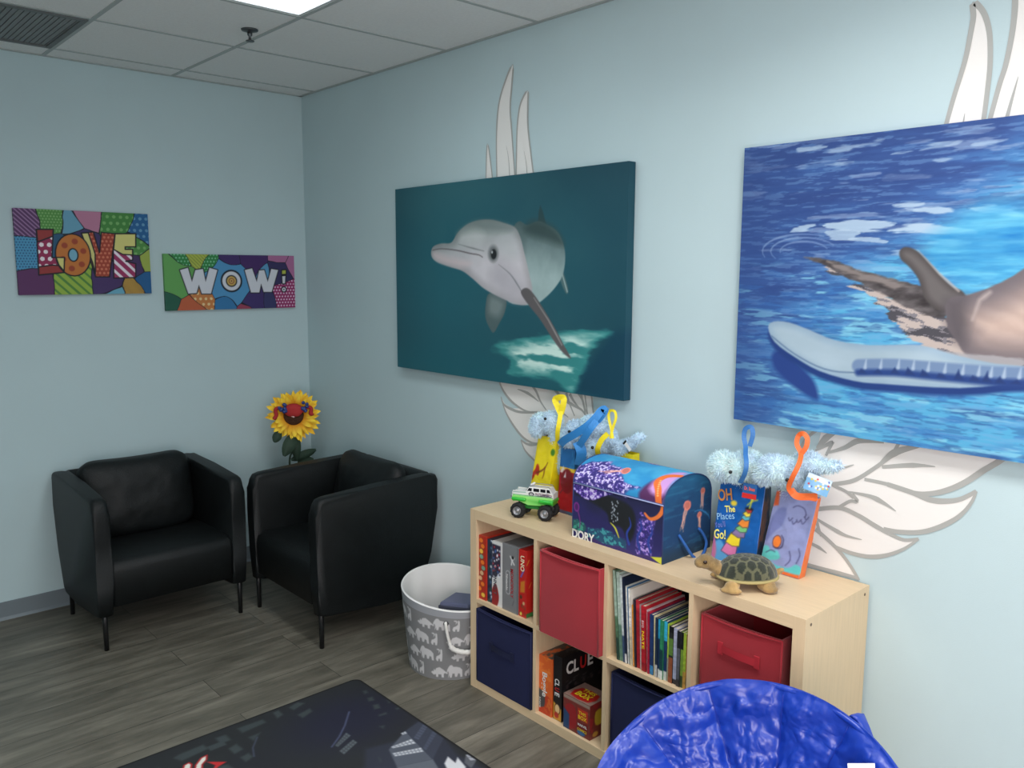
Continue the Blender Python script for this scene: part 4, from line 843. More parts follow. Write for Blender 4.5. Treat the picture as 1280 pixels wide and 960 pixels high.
YF = KF + .014; CZ = SZ
def sp_food(p):
    r_ = random.Random(2); p.mix(np.ones(p.U.shape) * .3, (150, 20, 20))
    for z_ in np.linspace(.02, p.box[3] - .02, 11): p.ell((p.box[1] * r_.uniform(.3, .7), z_), (.013, .011), r_.choice([(236, 190, 70), (210, 170, 130), (230, 120, 40), (120, 160, 140)]), edge=(120, 40, 20), ew=.002)
gamebox('red board game with pictures of food on its spine, first on the upper left shelf', xat(595.6), xat(608), YF, .27, CZ, .268, (186, 52, 34), sp_food)
def sp_c1(p):
    r_ = random.Random(3)
    for _ in range(26): p.ell((r_.uniform(0, p.box[1]), r_.uniform(0, p.box[3])), (.006, .006), r_.choice([(70, 100, 130), (190, 200, 210), (50, 80, 60), (30, 40, 60)]))
gamebox('narrow dark blue speckled game box between the food game and the white striped game', xat(608.6), xat(614.6), YF + .004, .26, CZ, .262, (40, 56, 76), sp_c1)
def sp_c2(p):
    r_ = random.Random(5); w, h = p.box[1], p.box[3]; p.poly([(0, h * .42), (w * .85, h * .50), (w * .85, h - .012), (0, h - .012)], (52, 46, 66)); p.poly([(0, 0), (w * .5, 0), (w * .7, .04), (w * .4, .09), (0, .06)], (150, 40, 40), smooth=4)
    for _ in range(34): p.ell((r_.uniform(.006, w * .8), r_.uniform(h * .45, h - .02)), (.0042, .0042), r_.choice([(230, 232, 236), (180, 60, 70), (200, 205, 215), (70, 110, 170)]))
gamebox('white and dark spotted CONNECT game box beside the grey box', xat(615.2), xat(627.6), YF, .28, CZ, .264, (216, 216, 214), sp_c2, letters=[('CONNECT', .010, .150, .105, .019, INK('slate', (70, 76, 84)), 'd')])
def sp_mono(p):
    w, h = p.box[1], p.box[3]; p.mix(sstep(p.U, w * .9, w), (90, 90, 92)); c = (w * .62, h - .06)
    for a, b_ in ((0, 0), (.012, .012), (-.01, .014), (.012, -.014), (-.004, -.018)): p.line([c, (c[0] + a, c[1] + b_)], .006, (220, 220, 220))
    p.ell((c[0] + .004, c[1] + .012), (.007, .006), (25, 25, 25)); p.line([(w * .36, h * .30), (w * .36, h * .56)], .026, (200, 200, 202)); p.line([(w * .36, h * .30), (w * .36, h * .56)], .021, (120, 121, 124)); p.line([(w * .66, .03), (w * .74, .05)], .003, (90, 90, 92))
gamebox('grey MONOPOLY box standing between the white striped and the red UNO boxes', xat(628.2), xat(647.6), YF, .275, CZ, .272, (122, 123, 125), sp_mono,
        letters=[('MONOPOLY', .048, .178, .118, .017, INK('crimson', (170, 30, 40)), 'd'), ('Nintendo', .023, .150, .066, .010, WHITE, 'd')])
def sp_uno(p):
    w, h = p.box[1], p.box[3]; r_ = random.Random(8); p.poly([(w * .2, h * .36), (w * .8, h * .38), (w * .8, h * .56), (w * .25, h * .52)], (200, 120, 40)); p.line([(w * .3, h * .6), (w * .7, h * .72)], .008, (110, 90, 170))
    for _ in range(10): p.ell((r_.uniform(.005, w - .005), r_.uniform(.01, h * .3)), (.006, .007), r_.choice([(210, 180, 130), (90, 60, 40), (230, 210, 90), (150, 60, 40)]))
def sd_uno(p):
    w, h = p.box[1], p.box[3]; r_ = random.Random(9); p.poly([(0, 0), (w, 0), (w, .018), (0, .018)], (50, 120, 60))
    for _ in range(26): p.line([(a := r_.uniform(0, w), b_ := r_.uniform(.03, h)), (a + .012, b_ + .018)], .003, r_.choice([(230, 190, 60), (240, 140, 60), (150, 20, 20)]))
gamebox('red UNO box at the right end of the upper left shelf', xat(648.2), xat(657.5), YF + .002, .25, CZ, .268, (188, 36, 32), sp_uno, letters=[('UNO', .010, .246, .062, .022, INK('cream', (236, 226, 190)), 'd')], side=sd_uno)
# lower compartment
B2 = CX[1]; YB_ = KF + .02
def sp_bog(p):
    w, h = p.box[1], p.box[3]; p.poly([(0, 0), (w, 0), (w, h * .3), (0, h * .45)], (190, 60, 30)); p.mix(sstep(fbm(p.U * 60, p.V * 60, 3), .5, .7) * .5, (236, 150, 60)); p.poly([(0, h * .12), (w * .5, .03), (w * .5, h * .35), (0, h * .4)], (70, 70, 74), smooth=3)
gamebox('orange Boggle box standing at the left of the lower games', xat(671.4, 850, YB_), xat(690, 850, YB_), YB_, .28, Tk, .232, (214, 96, 40), sp_bog,
        letters=[('Boggle', .022, .168, .098, .034, WHITE, 'd'), ('JUNIOR', .012, .062, .045, .010, WHITE, 'd')], top=lambda p: p.mix(sstep(fbm(p.U * 70, p.V * 50, 3), .45, .6), (80, 74, 70)))
def sp_clue(p):
    w, h = p.box[1], p.box[3]; p.poly([(0, 0), (w, 0), (w, .05), (0, .07)], (206, 150, 50)); p.ell((w * .5, .045), (.014, .02), (232, 196, 140), edge=(60, 30, 20), ew=.003); p.ell((w * .4, .02), (.012, .012), (180, 50, 40))
def sd_clue(p):
    w, h = p.box[1], p.box[3]; r_ = random.Random(8)
    for _ in range(40): x_, y_ = r_.uniform(0, w), r_.uniform(.10, .16); p.line([(x_, y_), (x_ + .012, y_ + .002)], .0016, (120, 116, 116), alpha=.6)
    for i in range(6): p.ell((.03 + .045 * i, .13), (.008, .008), (84, 70, 70), alpha=.7)
gamebox('black CLUE box standing beside the orange Boggle box', xat(691, 860, YB_), xat(701.2, 860, YB_), YB_ + .004, .31, Tk, .255, (26, 24, 26), sp_clue,
        letters=[('CL', .008, .165, .030, .024, WHITE, 'd'), ('U', .008, .130, .014, .024, REDI, 'd'), ('E', .008, .110, .014, .024, WHITE, 'd')], side=sd_clue,
        side_letters=[('CL', .022, .180, .068, .050, WHITE), ('U', .098, .180, .034, .050, REDI), ('E', .14, .180, .030, .050, WHITE)],
        top=lambda p: p.mix(sstep(fbm(p.U * 60, p.V * 60, 3), .6, .7) * .4, (120, 120, 120)))
def cube_front(p):
    w, h = p.box[1], p.box[3]; p.mix(sstep(fbm(p.U * 40, p.V * 40, 2), .5, .6) * .6, (112, 70, 60)); p.poly([(0, h), (w, h), (w, h - .014), (0, h - .014)], (150, 130, 116)); p.poly([(.01, .012), (.062, .02), (.058, .1), (.012, .09)], (150, 30, 36), smooth=4); p.poly([(0, .0), (.03, 0), (.03, .06), (0, .08)], (40, 70, 110)); p.poly([(.072, .06), (.122, .06), (.122, .104), (.072, .104)], (188, 52, 36)); p.poly([(.07, .03), (.124, .03), (.124, .052), (.07, .052)], (120, 24, 30)); p.ell((.09, .012), (.02, .01), (50, 100, 150))
def cube_side(p):
    p.mix(sstep(fbm(p.U * 30, p.V * 30, 5), .45, .55), (150, 40, 44)); p.poly([(.03, .05), (.07, .05), (.075, .1), (.03, .1)], (200, 170, 50), smooth=3); p.ell((.03, .015), (.015, .01), (200, 150, 60))
ccx = B2 + .205; t_ = gamebox('small cube-shaped comic game box marked BOX in front of the CLUE box', ccx - .066, ccx + .066, KF + .012, .115, Tk, .132, (120, 44, 40), cube_front,
        letters=[('BOX', .076, .064, .042, .015, YELLOW, 'h'), ('THIS', .078, .083, .036, .012, YELLOW, 'h'), ('MARVEL', .074, .037, .046, .010, WHITE, 'h'), ('COMICS', .072, .018, .046, .010, YELLOW, 'h')], side=cube_side,
        top=lambda p: (p.mix(np.ones(p.U.shape) * .8, (150, 132, 120)), p.poly([(.022, .012), (.11, .012), (.11, .078), (.022, .078)], (176, 36, 30), smooth=2)))
text('BOX', (-.034, .022, .1336), (1, 0, 0), (0, 1, 0), .07, .032, YELLOW, t_, world=False, bold=.04); text('THIS', (-.03, .060, .1336), (1, 0, 0), (0, 1, 0), .06, .02, YELLOW, t_, world=False, bold=.02)
# --- books: photo x of spine edges at mid height, height, colours
BK = [  # (px0, px1, height, lean, depth, base colour, bands[(v0,v1,colour)], label)
 (108, 126, .315, .15, .25, (84, 120, 92), [(.5, 1, (150, 176, 160)), (0, .25, (40, 70, 60))], 'tall mottled green picture book leaning at the left end of the row'),
 (127, 150, .312, .15, .25, (170, 190, 178), [(0, .4, (96, 130, 112))], 'tall pale green book leaning, second from the left end'),
 (151, 166, .305, .14, .24, (196, 206, 206), [(0, .3, (60, 80, 110))], 'tall whitish book leaning behind the pale green one'),
 (167, 181, .30, .13, .24, (30, 40, 62), [(.0, .12, (200, 200, 200))], 'tall dark navy starry book in the leaning left part of the row'),
 (183, 193, .272, .12, .23, (222, 222, 216), [], 'thin white book right of the dark starry book'),
 (194, 204, .270, .12, .23, (70, 120, 164), [(0, .3, (50, 90, 120))], 'thin sky blue book between two white ones'),
 (205, 221, .268, .11, .24, (226, 222, 212), [(.0, .5, (200, 190, 160))], 'cream white paperback left of the short orange book'),
 (222, 232, .215, .10, .2, (206, 134, 50), [], 'short orange book between white and dark books'),
 (233, 246, .236, .09, .21, (48, 44, 54), [], 'slim dark book just left of the first red hardback'),
 (247, 272, .236, .08, .21, (160, 34, 44), [(.85, 1, (190, 50, 60))], 'red hardback with a dark red stripe, left of the red NATE book'),
 (273, 286, .226, .07, .2, (150, 140, 140), [(0, .5, (190, 176, 172))], 'thin grey book squeezed between the two red hardbacks'),
 (287, 317, .226, .07, .2, (178, 32, 44), [(.0, .12, (150, 26, 36))], 'thick red book with NATE in yellow on the spine'),
 (318, 330, .216, .06, .2, (206, 186, 190), [], 'thin pale pink book right of the red NATE book'),
 (331, 343, .212, .06, .2, (168, 30, 56), [], 'thin crimson book beside the navy hardback'),
 (344, 368, .207, .05, .19, (36, 58, 104), [(0, .14, (60, 130, 180))], 'navy hardback with a bright blue foot'),
 (369, 384, .205, .05, .19, (216, 206, 164), [], 'thin cream paperback between two navy books'),
 (385, 400, .203, .04, .18, (32, 48, 70), [(0, .2, (190, 190, 190))], 'thin dark navy paperback right of the cream one'),
 (401, 418, .202, .03, .18, (34, 56, 92), [(.66, 1, (48, 160, 200)), (0, .14, (214, 218, 214))], 'navy paperback with a cyan head, left of the green spine'),
 (419, 439, .202, .03, .18, (48, 134, 92), [(0, .14, (222, 226, 220)), (.15, .5, (30, 70, 70))], 'slim green paperback between the two cyan-headed ones'),
 (440, 461, .202, .02, .18, (36, 60, 100), [(.66, 1, (56, 170, 206)), (0, .14, (222, 226, 220))], 'navy paperback with a cyan head, right of the green spine'),
 (462, 474, .196, .02, .18, (166, 196, 70), [(0, .4, (150, 150, 130))], 'thin lime paperback left of the black and brown one'),
 (475, 504, .192, .01, .17, (40, 42, 40), [(.5, .78, (96, 130, 60)), (0, .45, (150, 84, 54)), (.9, 1, (20, 20, 22))], 'black-topped paperback with green and brown spine bands'),
 (506, 536, .190, .0, .17, (176, 180, 204), [(0, .08, (40, 44, 52))], 'pale lavender paperback among the short books'),
 (538, 561, .188, .0, .17, (92, 94, 102), [(.7, 1, (28, 28, 32)), (0, .12, (50, 50, 54))], 'grey paperback with a black head beside the lavender one'),
 (563, 583, .186, .0, .17, (126, 158, 62), [(.68, 1, (26, 28, 30)), (0, .2, (60, 80, 50))], 'olive green paperback with a black head'),
 (584, 604, .186, .0, .17, (164, 190, 62), [(0, .3, (196, 150, 70))], 'bright lime paperback second from the right end'),
 (606, 634, .184, .0, .17, (176, 112, 62), [(.8, 1, (150, 70, 50)), (0, .2, (110, 80, 50))], 'orange brown paperback at the right end of the row')]
PAGE = M('book_pages', (224, 214, 192), rough=.9, var=.06, vscale=90, stretch=(40, 1, 1))
foot = {}; xr = CX[2] + cc - .0015
for n_i in range(len(BK) - 1, -1, -1):
    a, b_ = BK[n_i][:2]; yb = KF + .018; ln = max(0, .088 * (1 - n_i / 20))
    x0, x1 = xat(740 + a / 5.333, 700 + a * .35 / 5.333, yb), xat(740 + (b_ + 1) / 5.333, 700 + b_ * .35 / 5.333, yb); w = (x1 - x0) * .915
    foot[n_i] = (xr - w / math.cos(ln) / 2, w * .985, ln); xr -= w / math.cos(ln)
for n_i, (a, b_, h, _l, dp, col, bands, lab) in enumerate(BK):
    xc, w, ln = foot[n_i]
    t = thing('book', lab, 'book', (xc, yb + random.uniform(-.003, .006), CZ + .0006 + abs(math.sin(ln)) * w / 2), (0, -ln, 0)); t['group'] = 'books in the third upper compartment'
    c = .0016; rows_ = 50
    p = Paint(0, 1, 0, h, 1, rows_, col)
    for v0, v1, cl in bands: p.C[(p.V[:, 0] >= v0 * h) & (p.V[:, 0] <= v1 * h)] = cl
    n_ = fbm(p.V * 140 + a, p.U * 3, a, 3); p.C *= (1 + (n_ - .5) * .35)[..., None]
    sp = grid(np.stack([np.where(p.U < .5, -w / 2, w / 2), 0 * p.U - .0002, p.V], -1), col=p.C)
    cv = box(-w / 2, w / 2, 0, .002, 0, h); c1 = box(-w / 2, -w / 2 + c, 0, dp, 0, h); c2 = box(w / 2 - c, w / 2, 0, dp, 0, h)
    for q in (cv, c1, c2): setcol(q, col)
    link('cover', join(cv, c1, c2, sp), GLOSS, t)
    link('pages', box(-w / 2 + c, w / 2 - c, .002, dp - .003, .003, h - .003), PAGE, t)
    if lab.startswith('thick red'):
        text('BIG', (-w * .26, -.0012, h * .78), (0, 0, -1), (1, 0, 0), .024, w * .42, WHITE, t, world=False); text('NATE', (-w * .3, -.0012, h * .62), (0, 0, -1), (1, 0, 0), .062, w * .55, YELLOW, t, world=False, bold=.03)

# ================================================================== ON TOP OF THE BOOKCASE
TOP = H_
SCREWS = 0
# --- toy monster truck
hd_ = Vector((-.096, -.044, 0)).normalized(); ang = math.atan2(hd_.y, hd_.x); mid = (at(645.5, 648.5, 'z', TOP) + at(683.5, 649.5, 'z', TOP)) / 2; lft = Vector((-hd_.y, hd_.x, 0))
c0 = Vector(mid) - lft * .036
t = thing('toy_monster_truck', 'toy monster truck with white cab, green underside and oversized black tyres', 'toy truck', (c0.x, c0.y, TOP), ang)
wb, wr, tw, tr_ = .057, .0295, .026, .036
TYRE = M('tyre_rubber', (22, 22, 24), rough=.8); RIMM = M('wheel_rim', (150, 152, 156), rough=.3, metal=.6)
GREENT = M('truck_green', attr=True, rough=.35, coat=.4); WHT = M('truck_white', attr=True, rough=.3, coat=.5)
for sx_ in (-1, 1):
    for sy_ in (-1, 1):
        prof = [(wr * .52, -tw / 2), (wr * .86, -tw / 2), (wr * .97, -tw * .38), (wr, -tw * .2), (wr, tw * .2), (wr * .97, tw * .38), (wr * .86, tw / 2), (wr * .52, tw / 2), (wr * .5, 0)]
        th = np.arange(48) * 2 * PI / 48; P = np.zeros((len(prof), 48, 3))
        for i, (r_, z_) in enumerate(prof):
            rr = r_ * (1 + (.05 * ((np.arange(48) // 2) % 2) if r_ > wr * .95 else 0)); P[i] = np.stack([rr * np.cos(th), np.full(48, z_), rr * np.sin(th)], -1)
        me = grid(P, closed_u=True, closed_v=True); me.transform(Matrix.Translation((sx_ * wb, sy_ * tr_, wr * 1.03))); wl = link('wheel', me, TYRE, t, smooth=False)
        me = lathe([(0, .006), (.005, .007), (.007, .002), (.012, -.001), (.0155, .005), (.0165, .008), (.0165, 0), (0, 0)], 20); me.transform(Matrix.Translation((sx_ * wb, sy_ * (tr_ + tw * .3), wr * 1.03)) @ Matrix.Rotation(-sy_ * PI / 2, 4, 'X')); link('rim', me, RIMM, wl, smooth=True)
link('axles', join(tube([(wb, -tr_, wr), (wb, tr_, wr)], .004, 8), tube([(-wb, -tr_, wr), (-wb, tr_, wr)], .004, 8), box(-wb, wb, -.012, .012, .034, .046)), M('chassis_green', (36, 130, 50), rough=.5), t)
lowp = [(-.083, .058), (-.06, .066), (-.036, .060), (-.03, .052), (.022, .050), (.034, .060), (.06, .068), (.084, .060), (.088, .078), (.084, .088), (-.082, .088), (-.086, .075)]
me = prism(lowp, -.027, .027, bev=.003); co = coords(me); n = fbm(co[:, 0] * 90, co[:, 2] * 120, 2); setcol(me, np.where((n > .55)[:, None], np.array((150, 224, 120.)), np.array((44, 178, 52.)))); link('lower_body', me, GREENT, t, smooth=False)
fend = []
for sx_ in (-1, 1):
    for sy_ in (-1, 1): fend.append(box(sx_ * wb - .03, sx_ * wb + .03, sy_ * .030 - .007, sy_ * .030 + .007, .066, .080, .006, 3))
for me in fend: setcol(me, (44, 178, 52)); link('fender', me, GREENT, t, smooth=True)
me = prism([(.088, .080), (.088, .094), (.080, .101), (.030, .106), (-.084, .106), (-.086, .084)], -.026, .026, bev=.003); setcol(me, (222, 224, 220)); link('hood', me, WHT, t)
me = prism([(.032, .104), (.018, .124), (-.068, .124), (-.080, .104)], -.024, .024, bev=.003); setcol(me, (226, 226, 224)); link('cab', me, WHT, t)
WIN = M('toy_window', (24, 26, 32), rough=.15)
for s in (-1, 1):
    for a, b_ in (((.024, .006), (.017, .004)), ((-.002, -.026), (-.002, -.026)), ((-.031, -.052), (-.031, -.052)), ((-.057, -.073), (-.057, -.068))):
        me = prism([(a[0], .108), (b_[0], .1205), (b_[1], .1205), (a[1], .108)], s * .0240, s * .0247); link('window', me, WIN, t)
    P_ = Paint(-.084, .084, .088, .106, 120, 16, (222, 224, 220)); r_ = random.Random(4)
    P_.ell((.006, .097), (.011, .008), (40, 34, 48)); P_.ell((.006, .096), (.006, .0055), (225, 225, 222)); P_.line([(.006, .0985), (.006, .093)], .002, (30, 30, 34))
    for _ in range(26): P_.line([(r_.uniform(-.08, -.008), r_.uniform(.09, .104)), (r_.uniform(-.08, -.008), r_.uniform(.09, .104))], .0016, r_.choice([(70, 56, 80), (150, 60, 60), (60, 60, 66)]), alpha=.7)
    P_.line([(.03, .102), (.082, .099)], .002, (60, 130, 110)); P_.mix(sstep(.092 - P_.V, 0, .003), (70, 170, 70)); link('side_graphic', P_.mesh(lambda U_, V_: (U_, np.full_like(U_, s * .0264), V_)), GLOSS, t)
    link('roof_bar', tube([(.014, s * .020, .124), (.010, s * .020, .130), (-.064, s * .020, .130), (-.070, s * .020, .124)], .0014, 6), M('roof_chrome', (150, 150, 152), rough=.3, metal=.6), t)
link('windscreen', prism([(.0325, .1065), (.0205, .1225), (.0195, .1225), (.0315, .1065)], -.020, .020), WIN, t)
for y in (-.014, 0, .014): link('roof_lamp', tube([(.006, y, .131), (.014, y, .131)], .0042, 10), M('lamp_white', (226, 226, 222), rough=.3), t)
link('bumper', box(.086, .094, -.026, .026, .076, .084, .002), MATS['roof_chrome'], t)
link('headlight', join(*[tube([(.086, y, .093), (.0895, y, .093)], .0045, 10) for y in (-.017, .017)]), MATS['lamp_white'], t)

# --- plush animals and their pouches
PB = (168, 190, 206)
def plush(label, specs, px_eye, loc_y, cat='plush toy', fur_n=5200, col=PB, L_=.011, extra=None):
    """one continuous fuzzy body from ellipsoids given in world space; eye from its place in the photo"""
    me = blob(specs, .006, 4); co = coords(me); n = fbm(co[:, 0] * 30, co[:, 2] * 30 + co[:, 1] * 20, 3)
    setcol(me, np.minimum(np.array(col) * (1.04 + .24 * n)[:, None] + 8, 250)); me = fur(me, fur_n, L_, seed=len(label), droop=.1)
    t = link('plush_animal', me, PLUSHP); tag(t, label, cat, group=None)
    if px_eye is not None:
        for (ex, ey, yy) in px_eye:
            bm = bmesh.new(); q = at(ex, ey, 'y', yy); bmesh.ops.create_uvsphere(bm, u_segments=12, v_segments=8, radius=.0062, matrix=Matrix.Translation(Vector(q))); link('eye', frombm(bm), M('black_bead', (12, 12, 14), rough=.1), t, world=True, smooth=True)
    return t
def A3(px, py, y): return tuple(at(px, py, 'y', y))
def pouch(name, label, c, w, d, h, lean, painter, base, rotz=0.0, top_w=1.0, top_d=.5, sag=.006, seed=1, col_mat=None, open_=True):
    """soft gift pouch: rectangular foot, flattened mouth; painted around its perimeter (front face first)"""
    t = thing(name, label, 'gift bag', (c[0], c[1], TOP + .0004), rotz)
    per = 2 * (w + d); nu, nv = int(per / .0028), int(h / .0028); p = Paint(0, per, 0, h, nu, nv, base); painter(p, w, d, h)
    s = p.U; v = p.V / h
    def loc(s, v):
        W2 = w / 2 * (1 + (top_w - 1) * v); D2 = d / 2 * (1 + (top_d - 1) * v)
        x = np.where(s < w, -W2 + (s / w) * 2 * W2, np.where(s < w + d, W2, np.where(s < 2 * w + d, W2 - (s - w - d) / w * 2 * W2, -W2)))
        y = np.where(s < w, -D2, np.where(s < w + d, -D2 + (s - w) / d * 2 * D2, np.where(s < 2 * w + d, D2, D2 - (s - 2 * w - d) / d * 2 * D2)))
        return x, y
    x, y = loc(s, v); wr_ = (fbm(s * 18 + seed, p.V * 16, seed, 3) - .5) * 2; cr2 = np.abs(fbm(s * 9 - p.V * 14 + seed, p.V * 6 + s * 8, seed + 5, 3) - .5) * -2
    k = sag * np.sin(PI * np.clip(v * .9 + .05, 0, 1)); ins = np.clip(np.minimum(np.abs((s % (w + d)) - 0), np.abs((s % (w + d)) - w)) / .012, 0, 1)
    bulge = (wr_ * .5 + cr2 * .9 + .35) * k * ins; nyv = np.where(s < w, -1, np.where((s >= w + d) & (s < 2 * w + d), 1, 0)); nxv = np.where((s >= w) & (s < w + d), 1, np.where(s >= 2 * w + d, -1, 0))
    x = x + lean[0] * v + nxv * bulge * .6; y = y + lean[1] * v + nyv * bulge
    body = grid(np.stack([x, y, p.V], -1), col=p.C)
    bm = bmesh.new(); bx(bm, -w / 2, w / 2, -d / 2, d / 2, 0, .001); b2 = frombm(bm); setcol(b2, np.array(base) * .6)
    link('pouch', join(body, b2), NYLONP, t); return t
def strap(par, pts, w, col, nm='ribbon', nrm_=None, name_m='strap', n=6, tw=None):
    P = catmull(pts, n); tws = None
    if tw: tws = [np.array(tw[0]) * (1 - i / (len(P) - 1)) + np.array(tw[1]) * (i / (len(P) - 1)) for i in range(len(P))]
    me = ribbon(P, w, nrm_ or (1, 0, 0), twist=tws, face=None if nrm_ else (.62, -.76, .15)); o = link(nm, me, M(name_m, col, rough=.55, bump=.2, bscale=200), par, world=True, smooth=True); return o
# 1 yellow bag
def pt_y1(p, w, d, h):
    p.mix(sstep(fbm(p.U * 20, p.V * 12, 3), .5, .8) * .35, (206, 190, 20)); q = lambda L: [(a * w, b_ * h) for a, b_ in L]
    p.poly(q([(.0, .44), (.10, .50), (.16, .58), (.28, .56), (.36, .47), (.30, .42), (.18, .43), (.08, .36), (.02, .34)]), (180, 50, 30), smooth=4)
    p.line(q([(.22, .46), (.45, .50), (.62, .56), (.72, .64)]), (.008, .006, .002), (120, 60, 30), smooth=4); p.line(q([(.62, .56), (.60, .46), (.55, .40)]), (.006, .002), (120, 60, 30), smooth=4)
    p.poly(q([(.35, .18), (.5, .23), (.68, .22), (.74, .17), (.6, .13), (.42, .13)]), (70, 140, 40), smooth=4); p.ell((.9 * w, .8 * h), (.012, .014), (70, 130, 40)); p.line(q([(.05, .12), (.2, .13), (.35, .15)]), .004, (90, 60, 30), smooth=3)
YEL = (238, 218, 30)
b1 = pouch('gift_bag', 'yellow drawstring gift bag with a red and green print behind the toy truck', (2.192, -.135), .112, .065, .288, (.030, .02), pt_y1, YEL, rotz=-.05, top_w=1.0, top_d=.7)
plush('pale blue plush animal leaning out of the yellow bag behind the toy truck', [(A3(676, 530, -.135), (.045, .04, .046)), (A3(690, 528, -.13), (.05, .04, .045)), (A3(672, 536, -.145), (.036, .034, .036)), (A3(696, 545, -.12), (.034, .026, .05)), (A3(702, 575, -.115), (.026, .016, .06))], [(681.5, 523.5, -.178)], 0)
q = lambda px, py, y: A3(px, py, y)
strap(b1, [q(697, 552, -.165), q(697, 540, -.185), q(699, 528, -.182), q(701, 516, -.165)], .018, YEL, name_m='yellow_strap'); strap(b1, [q(701, 517, -.165), q(697, 508, -.16), q(694, 499, -.158), q(704, 497, -.155), q(704, 506, -.158), q(701, 517, -.16)], .024, YEL, name_m='yellow_strap')
# 2 red and blue bag
def pt_rb(p, w, d, h):
    p.C[p.V > h * .70] = (44, 120, 178); p.mix(((p.V > h * .655) & (p.V < h * .70)) * 1., (226, 196, 60)); p.mix(sstep(fbm(p.U * 30, p.V * 20, 3), .52, .6) * .5 * (p.V > h * .7), (30, 80, 140)); p.mix((p.V < h * .05) * 1., (60, 100, 130))
    p.mix(sstep(fbm(p.U * 14, p.V * 10, 7), .55, .7) * .35 * (p.V < h * .65), (110, 20, 26)); s = 2 * w + d
    for a in (0, s): p.poly([(a, h * .62), (a + .02, h * .72), (a + .035, h * .60)], (210, 200, 190)); p.line([(a + .005, h * .6), (a + .03, h * .4), (a + .01, h * .3)], .003, (60, 30, 40))
    p.ell((w * .55, h * .5), (.035, .05), (120, 26, 34)); p.poly([(w * .3, h * .55), (w * .42, h * .64), (w * .46, h * .55)], (220, 220, 220))
b2 = pouch('gift_bag', 'red gift bag with a bright blue top standing beside the yellow one', (2.352, -.108), .080, .125, .262, (-.004, .01), pt_rb, (170, 30, 36), rotz=0, top_w=.95, top_d=.85)
plush('pale blue plush animal under the bright blue strap of the red bag', [(A3(722, 540, -.12), (.060, .045, .048)), (A3(742, 532, -.11), (.062, .045, .040)), (A3(712, 548, -.135), (.040, .036, .040)), (A3(731, 562, -.09), (.03, .03, .05))], [(711.5, 539.5, -.176)], 0, col=(164, 188, 206))
BLU = (48, 134, 204)
strap(b2, [q(700, 556, -.176), q(706, 550, -.185), q(718, 543, -.190), q(732, 534, -.184), q(744, 523, -.165), q(751, 514, -.150), q(756, 512, -.142), q(752, 519, -.146), q(746, 526, -.150)], .030, BLU, name_m='blue_strap')
strap(b2, [q(746, 526, -.166), q(738, 536, -.184), q(730, 548, -.184), q(722, 560, -.172)], .026, BLU, name_m='blue_strap'); strap(b2, [q(722, 552, -.176), q(727, 566, -.168), q(724, 582, -.160)], .040, (56, 140, 206), name_m='blue_strap')
# 3 yellow bag behind the chest
b3 = pouch('gift_bag', 'yellow gift bag mostly hidden behind the domed toy chest', (2.545, -.040), .125, .045, .266, (.0, .0), lambda p, w, d, h: p.ell((w * .55, h * .9), (.003, .003), (150, 60, 30)), YEL, top_w=.92, top_d=.9)
plush('pale blue plush animal with outstretched tail resting on the yellow bag behind the chest', [(A3(746, 557, -.10), (.052, .045, .050)), (A3(739, 567, -.115), (.036, .036, .034)), (A3(757, 545, -.09), (.05, .035, .042)), (A3(772, 560, -.06), (.045, .02, .03)), (A3(784, 556, -.05), (.045, .022, .022), (0, -.3, 0)), (A3(797, 548, -.05), (.04, .016, .016), (0, -.45, 0)), (A3(765, 575, -.05), (.04, .015, .05))],
      [(740.5, 559.5, -.155)], 0, col=(160, 182, 198))
strap(b3, [q(749, 572, -.125), q(747, 562, -.155), q(752, 550, -.155), q(760, 542, -.145)], .020, YEL, name_m='yellow_strap'); strap(b3, [q(763, 548, -.13), q(766, 535, -.125), q(770, 522, -.12), q(768, 514, -.12), q(762, 514, -.12), q(761, 522, -.12), q(764, 536, -.125), q(766, 548, -.13)], .010, YEL, name_m='yellow_strap')
tg = thing('care_label', 'white and black fabric label on the plush behind the chest', 'tag', tuple(A3(783, 556, -.085)), (0, .75, 0)); link('white_part', box(-.008, .028, -.0005, .0005, -.007, .007), WHITE, tg); link('black_part', box(-.016, -.008, -.0006, .0006, -.010, .010), BLACK, tg)
